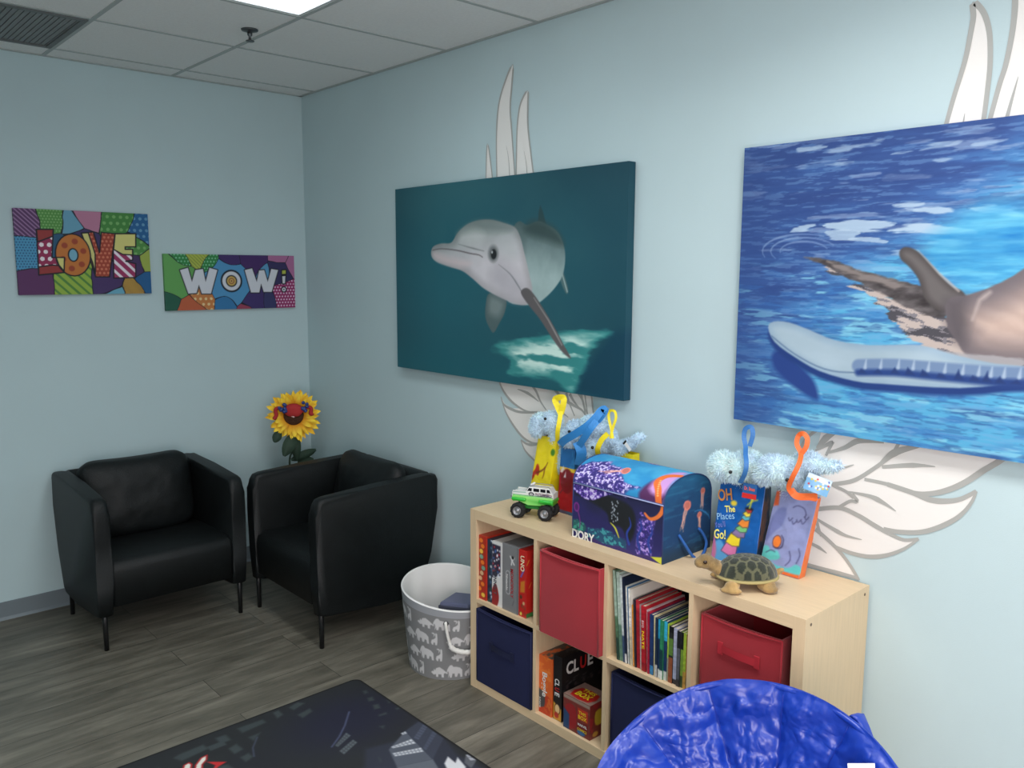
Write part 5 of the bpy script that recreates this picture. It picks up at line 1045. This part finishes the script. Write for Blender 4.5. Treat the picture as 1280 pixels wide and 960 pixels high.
# 4 blue bag with the striped stack
def pt_pl(p, w, d, h):
    q = lambda L: [(a * w, b_ * h) for a, b_ in L]; p.mix(sstep(p.U / w, 1.0, 1.01) * 1., (30, 44, 66)); p.mix(((p.U > w) & (p.U < w + d)) * sstep(fbm(p.U * 40, p.V * 20, 3), .5, .6) * .7, (110, 70, 50))
    p.poly(q([(0, 0), (.36, 0), (.34, .12), (.18, .25), (.06, .22), (0, .15)]), (90, 160, 214), smooth=4); p.poly(q([(0, 0), (.08, 0), (.10, .12), (.02, .3), (0, .3)]), (190, 110, 150), smooth=4)
    L = [(.21, .10, .34, .14, (214, 120, 170)), (.28, .22, .32, .13, (240, 216, 50)), (.40, .34, .29, .09, (130, 110, 150)), (.46, .41, .26, .055, (110, 180, 110)), (.50, .47, .24, .09, (222, 130, 50)), (.56, .56, .19, .055, (90, 180, 200)), (.59, .61, .17, .055, (240, 216, 70)), (.63, .66, .15, .03, (200, 60, 50))]
    for a, b_, ww, hh_, c in L:
        x0, z0 = a * w, b_ * h; W_2 = ww * w; hh2 = hh_ * h
        p.poly([(x0, z0 + .006), (x0 + W_2 * .5, z0 - .004), (x0 + W_2, z0), (x0 + W_2 + .002, z0 + hh2), (x0 + W_2 * .55 + .006, z0 + hh2 + .004), (x0 + .018, z0 + hh2 + .006)], c, edge=(40, 40, 60), ew=.0015)
    p.ell((.715 * w, .70 * h), (.014, .004), (20, 20, 24)); p.line(q([(.72, .71), (.74, .80)]), (.004, .006), (220, 214, 60)); p.line(q([(.74, .79), (.66, .74)]), .003, (220, 214, 60)); p.line(q([(.74, .79), (.86, .82)]), .003, (220, 214, 60)); p.ell((.75 * w, .82 * h), (.005, .005), (226, 220, 90))
    p.ell((.36 * w, .73 * h), (.011, .009), (220, 196, 60)); p.poly(q([(.70, .08), (.86, .05), (.80, .14)]), (80, 170, 230), soft=.008)
b4 = pouch('gift_bag', 'blue gift bag printed with a striped leaning stack, behind the plush turtle', (3.113, -.120), .158, .085, .268, (.006, .02), pt_pl, (16, 86, 160), rotz=.10, top_w=1.0, sag=.008, seed=3)
LB = INK('light_blue', (150, 196, 230)); OC = INK('ochre', (196, 130, 60)); PK = INK('lemon', (236, 226, 110))
def btext(par, s, u, v, lw, lh, mt, w=.158, d=.085, h=.268, lean=(.006, .02), td=.5, rot=0, bold=.02):
    dv = lean[1] / h; slope = (d / 2 * (1 - td) + lean[1]) / h; zdir = Vector((lean[0] / h, slope, 1)).normalized(); xd_ = Vector((1, 0, 0)); n_ = xd_.cross(zdir)
    if rot: Rr = Matrix.Rotation(rot, 3, Vector((0, -1, 0))); xd_ = Rr @ xd_; zdir = Rr @ zdir
    P0 = Vector((-w / 2 + u * w + lean[0] * v, -d / 2 + slope * v * h - .0045, v * h)); text(s, P0, xd_, zdir, lw, lh, mt, par, world=False, bold=bold)
btext(b4, 'OH', .02, .72, .052, .040, OC, rot=.25); btext(b4, 'The', .20, .60, .038, .022, PK, rot=.22); btext(b4, 'Places', .05, .49, .064, .022, LB, rot=.25, bold=0); btext(b4, "You'll", .02, .385, .040, .020, INK('violet', (120, 130, 200)), rot=.3, bold=0); btext(b4, 'Go!', .03, .255, .042, .032, PK, rot=.12)
plush('fluffy pale blue plush head lying over the blue bag, facing left', [(A3(905, 583, -.14), (.048, .045, .046)), (A3(920, 586, -.14), (.042, .04, .042)), (A3(936, 578, -.11), (.05, .032, .036)), (A3(950, 590, -.10), (.04, .025, .045)), (A3(932, 600, -.10), (.05, .02, .04))], [(913, 590, -.182)], 0, fur_n=9000, L_=.016, col=(178, 200, 214))
strap(b4, [q(925, 604, -.186), q(931, 592, -.200), q(933, 580, -.200), q(932, 568, -.176), q(932, 558, -.140), q(930, 546, -.128), q(932, 536, -.126), q(939, 534, -.122), q(941, 544, -.124), q(937, 558, -.128)], .015, (50, 112, 176), name_m='deep_blue_strap')
ht = thing('hang_tag', 'red and blue Dr. Seuss hang tag on the blue gift bag', 'tag', tuple(A3(937, 614, -.172)), (-.1, 0, .1)); link('card', box(-.024, .024, -.0008, .0008, -.024, .024), INK('tag_blue', (34, 84, 140)), ht); link('red_band', box(-.0242, .0242, -.0014, .0, -.0242, -.008), REDI, ht)
text('Dr. Seuss', (-.018, -.0014, .002), (1, 0, 0), (0, 0, 1), .036, .012, INK('tag_orange', (226, 96, 60)), ht, world=False, bold=.02)
# 5 lavender bag with orange strap
def pt_el(p, w, d, h):
    q = lambda L: [(a * w, b_ * h) for a, b_ in L]; p.mix(((p.U > w) & (p.U < w + d)) * 1., (222, 110, 50)); p.mix(((p.U > w * .985) & (p.U < w) & (p.V < h * .15)) * 1., (100, 190, 190)); p.mix(sstep(fbm(p.U * 16, p.V * 9, 3), .5, .75) * .4 * (p.U < w), (104, 112, 156))
    p.poly(q([(0, .0), (1, 0), (1, .055), (.7, .045), (.3, .05), (0, .05)]), (216, 100, 44)); p.poly(q([(0, .05), (.3, .05), (.7, .045), (1, .055), (1, .14), (.85, .16), (.7, .10), (.4, .09), (.25, .12), (0, .16)]), (90, 186, 186), smooth=3); p.poly(q([(0, .15), (.1, .13), (.35, .15), (.45, .2), (.35, .27), (.2, .26), (.1, .30), (0, .28)]), (96, 190, 186), smooth=4)
    p.ell((.30 * w, .38 * h), (.014, .021), (226, 122, 50), edge=(60, 50, 80), ew=.002); p.line(q([(.38, .47), (.44, .42), (.44, .34), (.36, .30), (.24, .31)]), (.002, .004, .002), (50, 46, 80), smooth=5); p.line(q([(.10, .22), (.2, .26), (.3, .25)]), .002, (60, 60, 90), smooth=3)
    for k_, (a, b_) in enumerate(((.45, .70), (.55, .67), (.64, .70), (.74, .69), (.8, .75))): p.line(q([(a, b_), (a + .04, b_ - .03), (a + .09, b_ + .01)]), .0018, (60, 60, 100), smooth=4)
    p.line(q([(.5, .84), (.6, .87), (.75, .85), (.82, .79), (.8, .75)]), .0018, (60, 60, 100), smooth=5); p.line(q([(.62, .12), (.7, .2), (.64, .3)]), .0018, (60, 60, 100), smooth=3); p.line(q([(.86, .18), (.9, .28), (.84, .36)]), .0018, (60, 60, 100), smooth=3)
    p.poly(q([(0, .8), (.12, .82), (.1, 1), (0, 1)]), (200, 90, 50)); p.poly(q([(0, .35), (.2, .5), (.35, .62), (.35, .8), (.15, .78), (.02, .6)]), (108, 116, 168), smooth=4, alpha=.8); p.mix((p.V > h * .965) * (p.U > w * .35) * (p.U < w) * 1., (222, 110, 50))
b5 = pouch('gift_bag', 'lavender gift bag with orange edges beside the blue bag, nearest the right canvas', (3.268, -.112), .140, .042, .262, (.034, .02), pt_el, (138, 146, 190), rotz=.0, sag=.010, seed=8)
plush('fluffy pale blue plush animal with orange strap on the lavender bag, ears to the right', [(A3(968, 586, -.13), (.050, .042, .042)), (A3(958, 592, -.13), (.036, .036, .036)), (A3(984, 590, -.12), (.044, .036, .044)), (A3(1010, 580, -.09), (.05, .035, .036)), (A3(1032, 583, -.085), (.042, .018, .018), (0, -.05, 0)), (A3(1045, 581, -.08), (.026, .010, .010)), (A3(1000, 600, -.08), (.05, .022, .03)), (A3(985, 612, -.085), (.035, .014, .04))], [(984, 600, -.168)], 0, fur_n=9000, L_=.014, col=(172, 192, 208))
ORG = (230, 106, 44)
strap(b5, [q(992, 619, -.160), q(986, 610, -.176), q(990, 598, -.190), q(996, 586, -.188), q(1000, 576, -.168), q(1001, 566, -.140), q(996, 555, -.135), q(998, 545, -.13), q(1004, 542, -.13), q(1009, 548, -.13), q(1008, 558, -.135), q(1002, 567, -.14)], .015, ORG, name_m='orange_strap'); strap(b5, [q(988, 612, -.162), q(996, 620, -.160), q(1010, 621, -.154), q(1022, 621, -.148)], .022, ORG, name_m='orange_strap')
ht = thing('hang_tag', 'pale blue printed paper tag tucked in front of the lavender bag plush', 'tag', tuple(A3(1022, 606, -.155)), (-.2, .25, .2))
P_ = Paint(-.036, .036, -.026, .026, 60, 44, (120, 170, 210)); r_ = random.Random(2); P_.poly([(-.036, .026), (.036, .026), (.036, .008), (-.036, .012)], (206, 218, 226))
for _ in range(24): P_.ell((r_.uniform(-.03, .03), r_.uniform(-.02, .02)), (.003, .003), r_.choice([(60, 90, 170), (200, 60, 60), (230, 230, 230), (220, 190, 60)]))
link('card', P_.mesh(lambda U_, V_: (U_, 0 * U_ + .004 * np.sin(U_ * 60), V_)), GLOSS, ht); link('card_back', box(-.036, .036, .005, .0056, -.026, .026), INK('tag_pale', (190, 206, 220)), ht); 
# --- domed toy chest
cx0, cx1, cy0, cy1, cz = 2.566, 2.972, -.347, -.082, .200
t = thing('toy_chest', 'domed fabric toy chest printed with a coral reef and jellyfish', 'toy chest', ((cx0 + cx1) / 2, (cy0 + cy1) / 2, TOP))
TF = crop(700, 560, 6, 'y', cy0, 'xz')
def coral(p, m, s=1, c1=(120, 84, 190), c2=(206, 196, 236), c3=(52, 40, 120)):
    n = fbm(p.U * 120, p.V * 120, 3 * s, 3); p.mix(m * 1., c3); p.mix(m * sstep(n, .42, .5), c1); p.mix(m * sstep(n, .56, .64), c2)
def jelly(p, c, r, ang=0, col=(232, 122, 104), tl=.06, tc=(236, 170, 150), seed=1):
    rr = random.Random(seed); d = (math.sin(ang), -math.cos(ang))
    for k in range(9):
        x0 = c[0] + rr.uniform(-.6, .6) * r * math.cos(ang); z0 = c[1] + rr.uniform(-.3, .1) * r; P = [(x0, z0)]
        for j in range(1, 5): P.append((x0 + d[0] * tl * j / 4 * rr.uniform(.7, 1.2) + rr.uniform(-.15, .15) * r, z0 + d[1] * tl * j / 4 * rr.uniform(.8, 1.1)))
        p.line(P, (.003, .0018, .0008), tc, alpha=.8, smooth=3)
    p.ell(c, (r, r * .82), lambda U_, V_, dd: np.array(col) * (1 - .25 * sstep(-dd, 0, r * .4)[..., None]) + 20, ang=ang)
# front
p = Paint(cx0, cx1, TOP, TOP + cz, 230, 114, (34, 32, 92)); U1 = (p.U - cx0) / (cx1 - cx0); V1 = (p.V - TOP) / cz
p.mix(sstep(V1 + fbm(U1 * 4, V1 * 3, 2) * .5, .7, 1.1) * .7, (22, 26, 60)); p.mix(sstep(.35 - V1, 0, .3) * .6, (52, 46, 120))
p.poly(TF([(120, 340), (240, 325), (400, 370), (520, 430), (570, 520), (560, 640), (520, 700), (470, 600), (380, 560), (350, 480), (200, 380)]), (14, 20, 26), soft=.006, smooth=4)
coral(p, sstep(V1 - (.86 - .12 * np.sin(U1 * 9)), 0, .04) * (U1 < .62), 2)
coral(p, sstep(.05 - abs(U1 - .80 - .05 * V1) + .05, 0, .05) * sstep(.62 - V1 + fbm(U1 * 9, V1 * 9, 5) * .3, 0, .1), 4, (90, 70, 170), (176, 150, 220), (44, 38, 110))
n = fbm(p.U * 90, p.V * 90, 12, 3); m = sstep(.34 - V1 - .25 * abs(U1 - .38) + fbm(U1 * 10, V1 * 8, 3) * .15 - .1, 0, .05) * (U1 > .18) * (U1 < .62); p.mix(m * .9, (26, 80, 110)); p.mix(m * sstep(n, .5, .6), (60, 150, 160))
m = sstep(.14 - np.hypot((U1 - .06) * 1.1, V1 - .22), 0, .05); p.mix(m, (28, 90, 90)); p.mix(m * sstep(n, .48, .6), (60, 150, 130))
p.mix(sstep(.07 - V1 - .02 * np.sin(U1 * 20), 0, .02), (58, 44, 104)); p.ell(TF([(130, 440)])[0], (.014, .018), (120, 40, 130)); p.ell(TF([(130, 440)])[0], (.008, .012), (70, 20, 90)); p.line(TF([(140, 470), (155, 540), (150, 600)]), (.006, .003), (110, 40, 120), smooth=3)
for k_ in range(26): p.ell(TF([(random.Random(k_).uniform(385, 440), 400 + k_ * 6)])[0], (.0022, .003), (170, 180, 190))
for (sx_, sz_, hh_) in ((520, 720, 200), (600, 760, 230), (680, 780, 210)): p.line(TF([(sx_, sz_), (sx_ - 14, sz_ - hh_ * .4), (sx_ + 16, sz_ - hh_ * .7), (sx_ + 4, sz_ - hh_)]), (.010, .008, .002), (34, 60, 150), smooth=5)
p.line(TF([(640, 490), (680, 530), (730, 520), (765, 480), (775, 430)]), (.008, .014, .020), (226, 116, 52), smooth=6)
p.poly(TF([(680, 815), (760, 820), (850, 740), (835, 880), (770, 885)]), (200, 206, 60)); p.line(TF([(385, 560), (420, 600), (445, 670)]), (.003, .008, .002), (206, 206, 60), smooth=3)
p.line([(cx0, TOP + cz - .002), (cx1, TOP + cz - .002)], .003, (60, 70, 120))
link('front_panel', p.mesh(lambda U_, V_: (U_, cy0 - .0 * U_ - .004 * np.sin(PI * (V_ - TOP) / cz), V_)), CLOTHP, t, world=True)
# right end with dome
arc = lambda s: (cy0 + (cy1 - cy0) * (.5 - .5 * np.cos(PI * s)) * 1.0, TOP + cz + .082 * np.sin(PI * s) ** .85)
p = Paint(0, 1, 0, 1, 90, 110, (12, 66, 112)); Yc = cy0 + (cy1 - cy0) * (.5 - .5 * np.cos(PI * p.U)); Zt = TOP + cz + .082 * np.sin(PI * p.U) ** .85; Zc = TOP + (Zt - TOP) * p.V
q_ = Paint(cy0, cy1, TOP, TOP + cz + .085, 110, 118, (12, 60, 104)); TE = crop(700, 560, 6, 'x', cx1, 'yz'); V1 = (q_.V - TOP) / .285; U1 = (q_.U - cy0) / (cy1 - cy0)
q_.mix(sstep(V1 * .8 + fbm(U1 * 3, V1 * 7, 2) * .5, .6, 1.1) * .6, (30, 110, 150)); q_.mix(sstep(.25 - V1, 0, .25) * .7, (20, 44, 60)); q_.mix(sstep(fbm(U1 * 4 + V1 * 3, V1 * 26, 6), .55, .7) * .25, (60, 140, 170))
for c, r_, a, tl, sd_ in (((955, 430), .021, -.3, .085, 1), ((1072, 320), .013, -.1, .06, 2), ((1045, 500), .013, .1, .05, 3)): jelly(q_, TE([c])[0], r_, a, tl=tl, seed=sd_)
q_.line(TE([(1010, 475), (1060, 465), (1110, 500), (1120, 530)]), (.002, .005, .002), (60, 140, 200), smooth=4)
# sample the end picture onto the domed end cap
def samp(pt, u, v):
    i = np.clip(((u - pt.box[0]) / (pt.box[1] - pt.box[0]) * pt.nu).round().astype(int), 0, pt.nu); j = np.clip(((v - pt.box[2]) / (pt.box[3] - pt.box[2]) * pt.nv).round().astype(int), 0, pt.nv); return pt.C[j, i]
link('end_panel', grid(np.stack([np.full_like(Yc, cx1), Yc, Zc], -1), col=samp(q_, Yc, Zc)), CLOTHP, t, world=True)
link('end_panel', grid(np.stack([np.full_like(Yc, cx0), Yc, Zc], -1)[:, ::-1], col=samp(q_, Yc, Zc)[:, ::-1]), CLOTHP, t, world=True)
me = grid(np.array([[(cx0, cy1, TOP), (cx1, cy1, TOP)], [(cx0, cy1, TOP + cz), (cx1, cy1, TOP + cz)]], float)); setcol(me, (30, 40, 90)); m3 = grid(np.array([[(cx0, cy0, TOP + .001), (cx1, cy0, TOP + .001)], [(cx0, cy1, TOP + .001), (cx1, cy1, TOP + .001)]], float)); setcol(m3, (20, 20, 40)); link('back_panel', join(me, m3), CLOTHP, t, world=True)
# lid
p = Paint(0, cx1 - cx0, 0, .36, 230, 200, (40, 140, 196)); U1 = p.U / (cx1 - cx0); V1 = p.V / .36
p.mix(sstep(fbm(U1 * 5, V1 * 5, 3), .4, .7) * .5, (90, 186, 220)); nn = fbm(U1 * 7, V1 * 6, 4)
coral(p, sstep(.42 - abs(V1 - .14 - .03 * np.sin(U1 * 8)) * 1.5 - abs(U1 - .24) * .75 + (nn - .5) * .35, .02, .10), 6, (110, 90, 180), (214, 206, 240), (52, 44, 120)); coral(p, sstep(.10 - np.hypot((U1 - .55) * 1.2, V1 - .66) + (nn - .5) * .1, 0, .05), 9, (110, 60, 130), (170, 130, 190), (60, 40, 100))
p.poly([(.30, .0), (.32, .08), (.35, .12), (.39, .10), (.40, 0)], (84, 40, 90), smooth=3, soft=.008); p.poly([(.33, .05), (.35, .16), (.39, .19), (.40, .10), (.39, .03)], (200, 150, 210), smooth=3, soft=.01)
p.line([(.385, -.01), (.37, .05), (.345, .09), (.355, .13), (.39, .15), (.41, .15)], (.026, .024, .016), (226, 110, 46), smooth=6)
for k_ in range(8): s_ = k_ / 7; p.ell((.374 - .022 * s_, .03 + .07 * s_), (.004, .004), (240, 176, 110))
jelly(p, (.195, .110), .021, -1.2, tl=.09, seed=5, col=(236, 128, 112)); jelly(p, (.110, .250), .026, -1.3, tl=.13, seed=6, col=(232, 124, 100)); p.ell((.26, .26), (.018, .012), (196, 90, 70), ang=.4); p.ell((.275, .262), (.008, .007), (225, 225, 225))
p.mix(1 - sstep(p.V, .001, .004), (70, 90, 140))
ss = np.linspace(0, 1, p.nv + 1); ya = cy0 + (cy1 - cy0) * (.5 - .5 * np.cos(PI * ss)); za = TOP + cz + .082 * np.sin(PI * ss) ** .85
link('lid', grid(np.stack([cx0 - .001 + p.U * 1.005, np.repeat(ya[:, None], p.nu + 1, 1), np.repeat(za[:, None], p.nu + 1, 1) + .001], -1), col=p.C), CLOTHP, t, world=True)
for xx in (cx0, cx1): link('edge_piping', tube([(xx, cy0 - .002, TOP + .002), (xx, cy0 - .003, TOP + cz * .5)] + [(xx, a - .001, b_ + .001) for a, b_ in zip(ya[::8], za[::8])] + [(xx, cy1, TOP + .002)], .0022, 6), M('navy_piping', (36, 60, 110), rough=.6), t, world=True)
link('lid_edge', tube([(cx0, cy0 - .002, TOP + cz), (cx1, cy0 - .002, TOP + cz)], .002, 6), M('pale_piping', (150, 160, 200), rough=.6), t, world=True)
text('DORY', tuple(TF([(100, 665)])[0][:1]) + (cy0 - .006,) + (TF([(100, 665)])[0][1],), (1, 0, 0), (0, 0, 1), .108, .034, WHITE, t, bold=.03); text('FINDING', (TF([(100, 600)])[0][0], cy0 - .006, TF([(100, 612)])[0][1]), (1, 0, 0), (0, 0, 1), .036, .006, WHITE, t)
ROPE = M('blue_rope', (40, 100, 180), rough=.7, bump=.6, bscale=260)
hp = [TE([c])[0] for c in ((885, 650), (910, 720), (945, 790), (985, 820), (1030, 770), (1065, 700), (1055, 640), (1035, 600))]; hx = [.003, .016, .024, .028, .026, .018, .010, .003]
link('rope_handle', tube(catmull([(cx1 + hx[i], hp[i][0], hp[i][1]) for i in range(8)], 6), .0052, 10), ROPE, t, world=True, smooth=True)
# --- plush turtle
ta = AZ + PI; t = thing('plush_turtle', 'brown plush sea turtle with dark green shell facing left on the bookcase', 'plush toy', (3.255, -.305, TOP), ta); t.scale = (.93, .93, .95)
body = [((0, 0, .040), (.088, .056, .022)), ((.085, 0, .052), (.032, .022, .020), (0, -.5, 0)), ((.108, 0, .070), (.032, .024, .023), (0, -.35, 0)), ((.132, 0, .082), (.029, .026, .025)), ((.152, 0, .077), (.019, .019, .017)),
        ((.058, .058, .022), (.030, .020, .017), (0, 0, .5)), ((.066, .074, .012), (.036, .018, .011), (0, .0, -.2)), ((.058, -.058, .022), (.030, .020, .017), (0, 0, -.5)), ((.066, -.074, .012), (.036, .018, .011), (0, 0, .2)),
        ((-.055, .05, .022), (.032, .022, .020)), ((-.062, .064, .014), (.028, .022, .013)), ((-.055, -.05, .022), (.032, .022, .020)), ((-.062, -.064, .014), (.028, .022, .013)), ((-.108, 0, .048), (.022, .012, .010), (0, .5, 0))]
me = blob(body, .0042, 3); co = coords(me); n = fbm(co[:, 0] * 50, co[:, 1] * 50 + co[:, 2] * 60, 4); base = np.array((168, 136, 84.)) * (.72 + .5 * n)[:, None]; up = sstep(co[:, 2], .055, .10) * (co[:, 0] > .09); base = base * (1 - .28 * up[:, None]) ; setcol(me, base); co[:, 2] -= min(0, co[:, 2].min()); me.vertices.foreach_set('co', co.ravel())
bd_ = link('body', me, PLUSHP, t, smooth=True)
nu, nv = 130, 60; th = np.linspace(0, 2 * PI, nu, endpoint=False); ph = np.linspace(0, PI / 2, nv); TH, PH = np.meshgrid(th, ph); X = .100 * np.cos(TH) * np.cos(PH) ** .75; Y = .072 * np.sin(TH) * np.cos(PH) ** .75; Z = .040 + .062 * np.sin(PH) - .006 * np.cos(PH) ** 4
g = .033; rw = np.round(Y / (g * .866) + .0); seeds = [(i * g + (.5 * g if j % 2 else 0), j * g * .866) for i in range(-4, 5) for j in range(-4, 5)]
D = np.sort(np.stack([np.hypot(X - a, Y * 1.15 - b_) for a, b_ in seeds]), 0); e = D[1] - D[0] + (fbm(X * 90, Y * 90, 2) - .5) * .004; C_ = np.where((e < .0055)[..., None], np.array((90, 90, 66.)), np.array((34, 40, 30.)) * (.7 + .7 * fbm(X * 120, Y * 120, 5))[..., None]); C_ = np.where((PH < .12)[..., None], np.array((126, 118, 78.)), C_)
link('shell', grid(np.stack([X - .004, Y, Z + .0015 * sstep(e, 0, .01)], -1), closed_u=True, col=C_), PLUSHP, t, smooth=True)
link('shell_rim', tube([(-.004 + .101 * math.cos(a), .073 * math.sin(a), .036) for a in np.linspace(0, 2 * PI, 40, endpoint=False)], .0045, 8, closed=True), M('tan_piping', (164, 150, 100), rough=.9), t, smooth=True)
for s in (-1, 1):
    bm = bmesh.new(); bmesh.ops.create_uvsphere(bm, u_segments=12, v_segments=8, radius=1, matrix=Matrix.Translation((.140, s * .024, .087)) @ Matrix.Diagonal((.007, .004, .006, 1))); link('eye', frombm(bm), M('brown_bead', (52, 34, 24), rough=.3), t, smooth=True)

# ================================================================== BLUE PADDED SAUCER CHAIR
sc0 = np.array((3.656, -.93, .44)); SR = .386; tl_, az_ = .661, -1.345
nv_ = Vector((math.sin(tl_) * math.cos(az_), math.sin(tl_) * math.sin(az_), math.cos(tl_))); uu = Vector((0, 0, 1)).cross(nv_).normalized(); vv = nv_.cross(uu)
t = thing('saucer_chair', 'royal blue padded saucer chair in front of the bookcase, cropped by the frame', 'chair', (3.62, -.95, 0))
BN = M('blue_nylon', (16, 52, 156), rough=.34, bump=.0, spec=.6, sheen=.0)
nt = BN.node_tree; N = nt.nodes; L = nt.links; tcn = N.new('ShaderNodeTexCoord'); b_n = N['Principled BSDF']
no = N.new('ShaderNodeTexNoise'); no.inputs['Scale'].default_value = 7; no.inputs['Detail'].default_value = 3; no.inputs['Distortion'].default_value = .5; L.new(tcn.outputs['Object'], no.inputs['Vector'])
ab = N.new('ShaderNodeMath'); ab.operation = 'SUBTRACT'; ab.inputs[1].default_value = .5; L.new(no.outputs['Fac'], ab.inputs[0]); a2 = N.new('ShaderNodeMath'); a2.operation = 'ABSOLUTE'; L.new(ab.outputs[0], a2.inputs[0])
bpn = N.new('ShaderNodeBump'); bpn.inputs['Strength'].default_value = .55; bpn.inputs['Distance'].default_value = .05; L.new(a2.outputs[0], bpn.inputs['Height']); L.new(bpn.outputs[0], b_n.inputs['Normal'])
nr_, nt_ = 90, 360
def rim_angle(px, py):
    d = RN @ np.array([(px - 640) / FPX, -(py - 480) / FPX, -1.0]); nn_ = np.array(nv_); s = ((sc0 - CAM) @ nn_) / (d @ nn_); w = CAM + d * s - sc0; return math.atan2(w @ np.array(vv), w @ np.array(uu))
seams = sorted([rim_angle(884, 862), rim_angle(979, 858), rim_angle(800, 902), rim_angle(1062, 900)]); gap = (2 * PI - (seams[-1] - seams[0])) / 6; seams += [seams[-1] + gap * k for k in range(1, 6)]
th = np.linspace(0, 2 * PI, nt_, endpoint=False); rr = np.linspace(.02, 1, nr_); TH, RR = np.meshgrid(th, rr)
ds = np.min(np.stack([np.abs((TH - s + PI) % (2 * PI) - PI) for s in seams]), 0) * RR * SR
def saucer(side):
    puff = (1 - np.exp(-(ds / .030))) * sstep(RR, .15, .5)
    bowl = -.20 * (1 - RR ** 2.2); wr_ = (np.abs(fbm(TH * 5 + RR * 3, RR * 6 + np.sin(TH) * 2, 3, 4) - .5)) * .06 + (fbm(np.cos(TH) * RR * 9, np.sin(TH) * RR * 9, 6, 4) - .5) * .018
    edge = sstep(RR, .86, 1.0)
    h = bowl + side * (.030 * puff + wr_ * (1 - .5 * edge)) * np.sqrt(np.clip(1 - edge ** 2 * .9, 0, 1)) + (0 if side > 0 else -.012)
    r_ = RR * SR * (1 + .006 * np.sin(TH * 7)) - .0 + (.004 * (1 - np.exp(-ds / .02)) - .006) * edge
    P = sc0 + (np.cos(TH) * r_)[..., None] * np.array(uu) + (np.sin(TH) * r_)[..., None] * np.array(vv) + h[..., None] * np.array(nv_); return P
A_ = saucer(1); B_ = saucer(-1); lip = grid(np.stack([A_[-1], (A_[-1] + B_[-1]) / 2 + (A_[-1] - sc0) * .012, B_[-1]]), closed_u=True)
link('seat_pad', join(grid(A_, closed_u=True), grid(B_, closed_u=True), lip), BN, t, world=True, smooth=True)
me = tube([tuple(sc0 + math.cos(a) * (SR - .004) * np.array(uu) + math.sin(a) * (SR - .004) * np.array(vv) - .004 * np.array(nv_)) for a in np.linspace(0, 2 * PI, 90, endpoint=False)], .009, 10, closed=True); link('rim_piping', me, BN, t, world=True, smooth=True)
for s in seams:
    i = int((s % (2 * PI)) / (2 * PI) * nt_) % nt_; link('seam', tube([tuple(A_[k, i] + .0015 * np.array(nv_)) for k in range(14, nr_ - 2, 4)], .0008, 6), M('seam_blue', (12, 40, 150), rough=.5), t, world=True)
# side flap folded out past the rim on the right
def rp(px, py, off): d = RN @ np.array([(px - 640) / FPX, -(py - 480) / FPX, -1.0]); nn_ = np.array(nv_); c = sc0 + nn_ * off; s = ((c - CAM) @ nn_) / (d @ nn_); return CAM + d * s
out = [(1064, 893), (1072, 891), (1080, 892), (1087, 908), (1093, 924), (1097, 942), (1095, 958), (1090, 985), (1082, 1010)]; inn = [(1060, 896), (1064, 900), (1068, 906), (1072, 918), (1076, 930), (1080, 944), (1082, 958), (1080, 985), (1074, 1010)]
G = np.zeros((7, len(out), 3))
for i in range(len(out)):
    for j in range(7):
        s = j / 6; x_ = out[i][0] * s + inn[i][0] * (1 - s); y_ = out[i][1] * s + inn[i][1] * (1 - s); G[j, i] = rp(x_, y_, -.03 + .02 * math.sin(s * PI) + .012 * math.sin(i * 1.3 + s))
link('side_flap', grid(G), BN, t, world=True, smooth=True)
P0 = [rp(*c, .0) for c in ((1060, 957), (1094, 957), (1096, 985), (1062, 985))]; me = grid(np.array([[P0[0], P0[1]], [P0[3], P0[2]]]) + np.array(nv_) * .012); link('care_label', me, WHITE, t, world=True)
FRB = M('blue_steel_frame', (24, 40, 90), rough=.3, metal=.3)
link('frame_ring', tube([tuple(sc0 + math.cos(a) * (SR - .012) * np.array(uu) + math.sin(a) * (SR - .012) * np.array(vv) - .03 * np.array(nv_)) for a in np.linspace(0, 2 * PI, 60, endpoint=False)], .008, 8, closed=True), FRB, t, world=True, smooth=True)
for a in (.75, PI - .75, PI + .35, -.35):
    q0 = sc0 + math.cos(a) * (SR - .012) * np.array(uu) + math.sin(a) * (SR - .012) * np.array(vv) - .03 * np.array(nv_); ow = (q0 - sc0) * np.array((1, 1, 0)); ow = ow / np.linalg.norm(ow); f_ = q0 + ow * .05; link('leg', tube([tuple(q0), tuple((q0 + ow * .03) * np.array((1, 1, .6))), (f_[0], f_[1], .009)], .0085, 8), FRB, t, world=True, smooth=True)
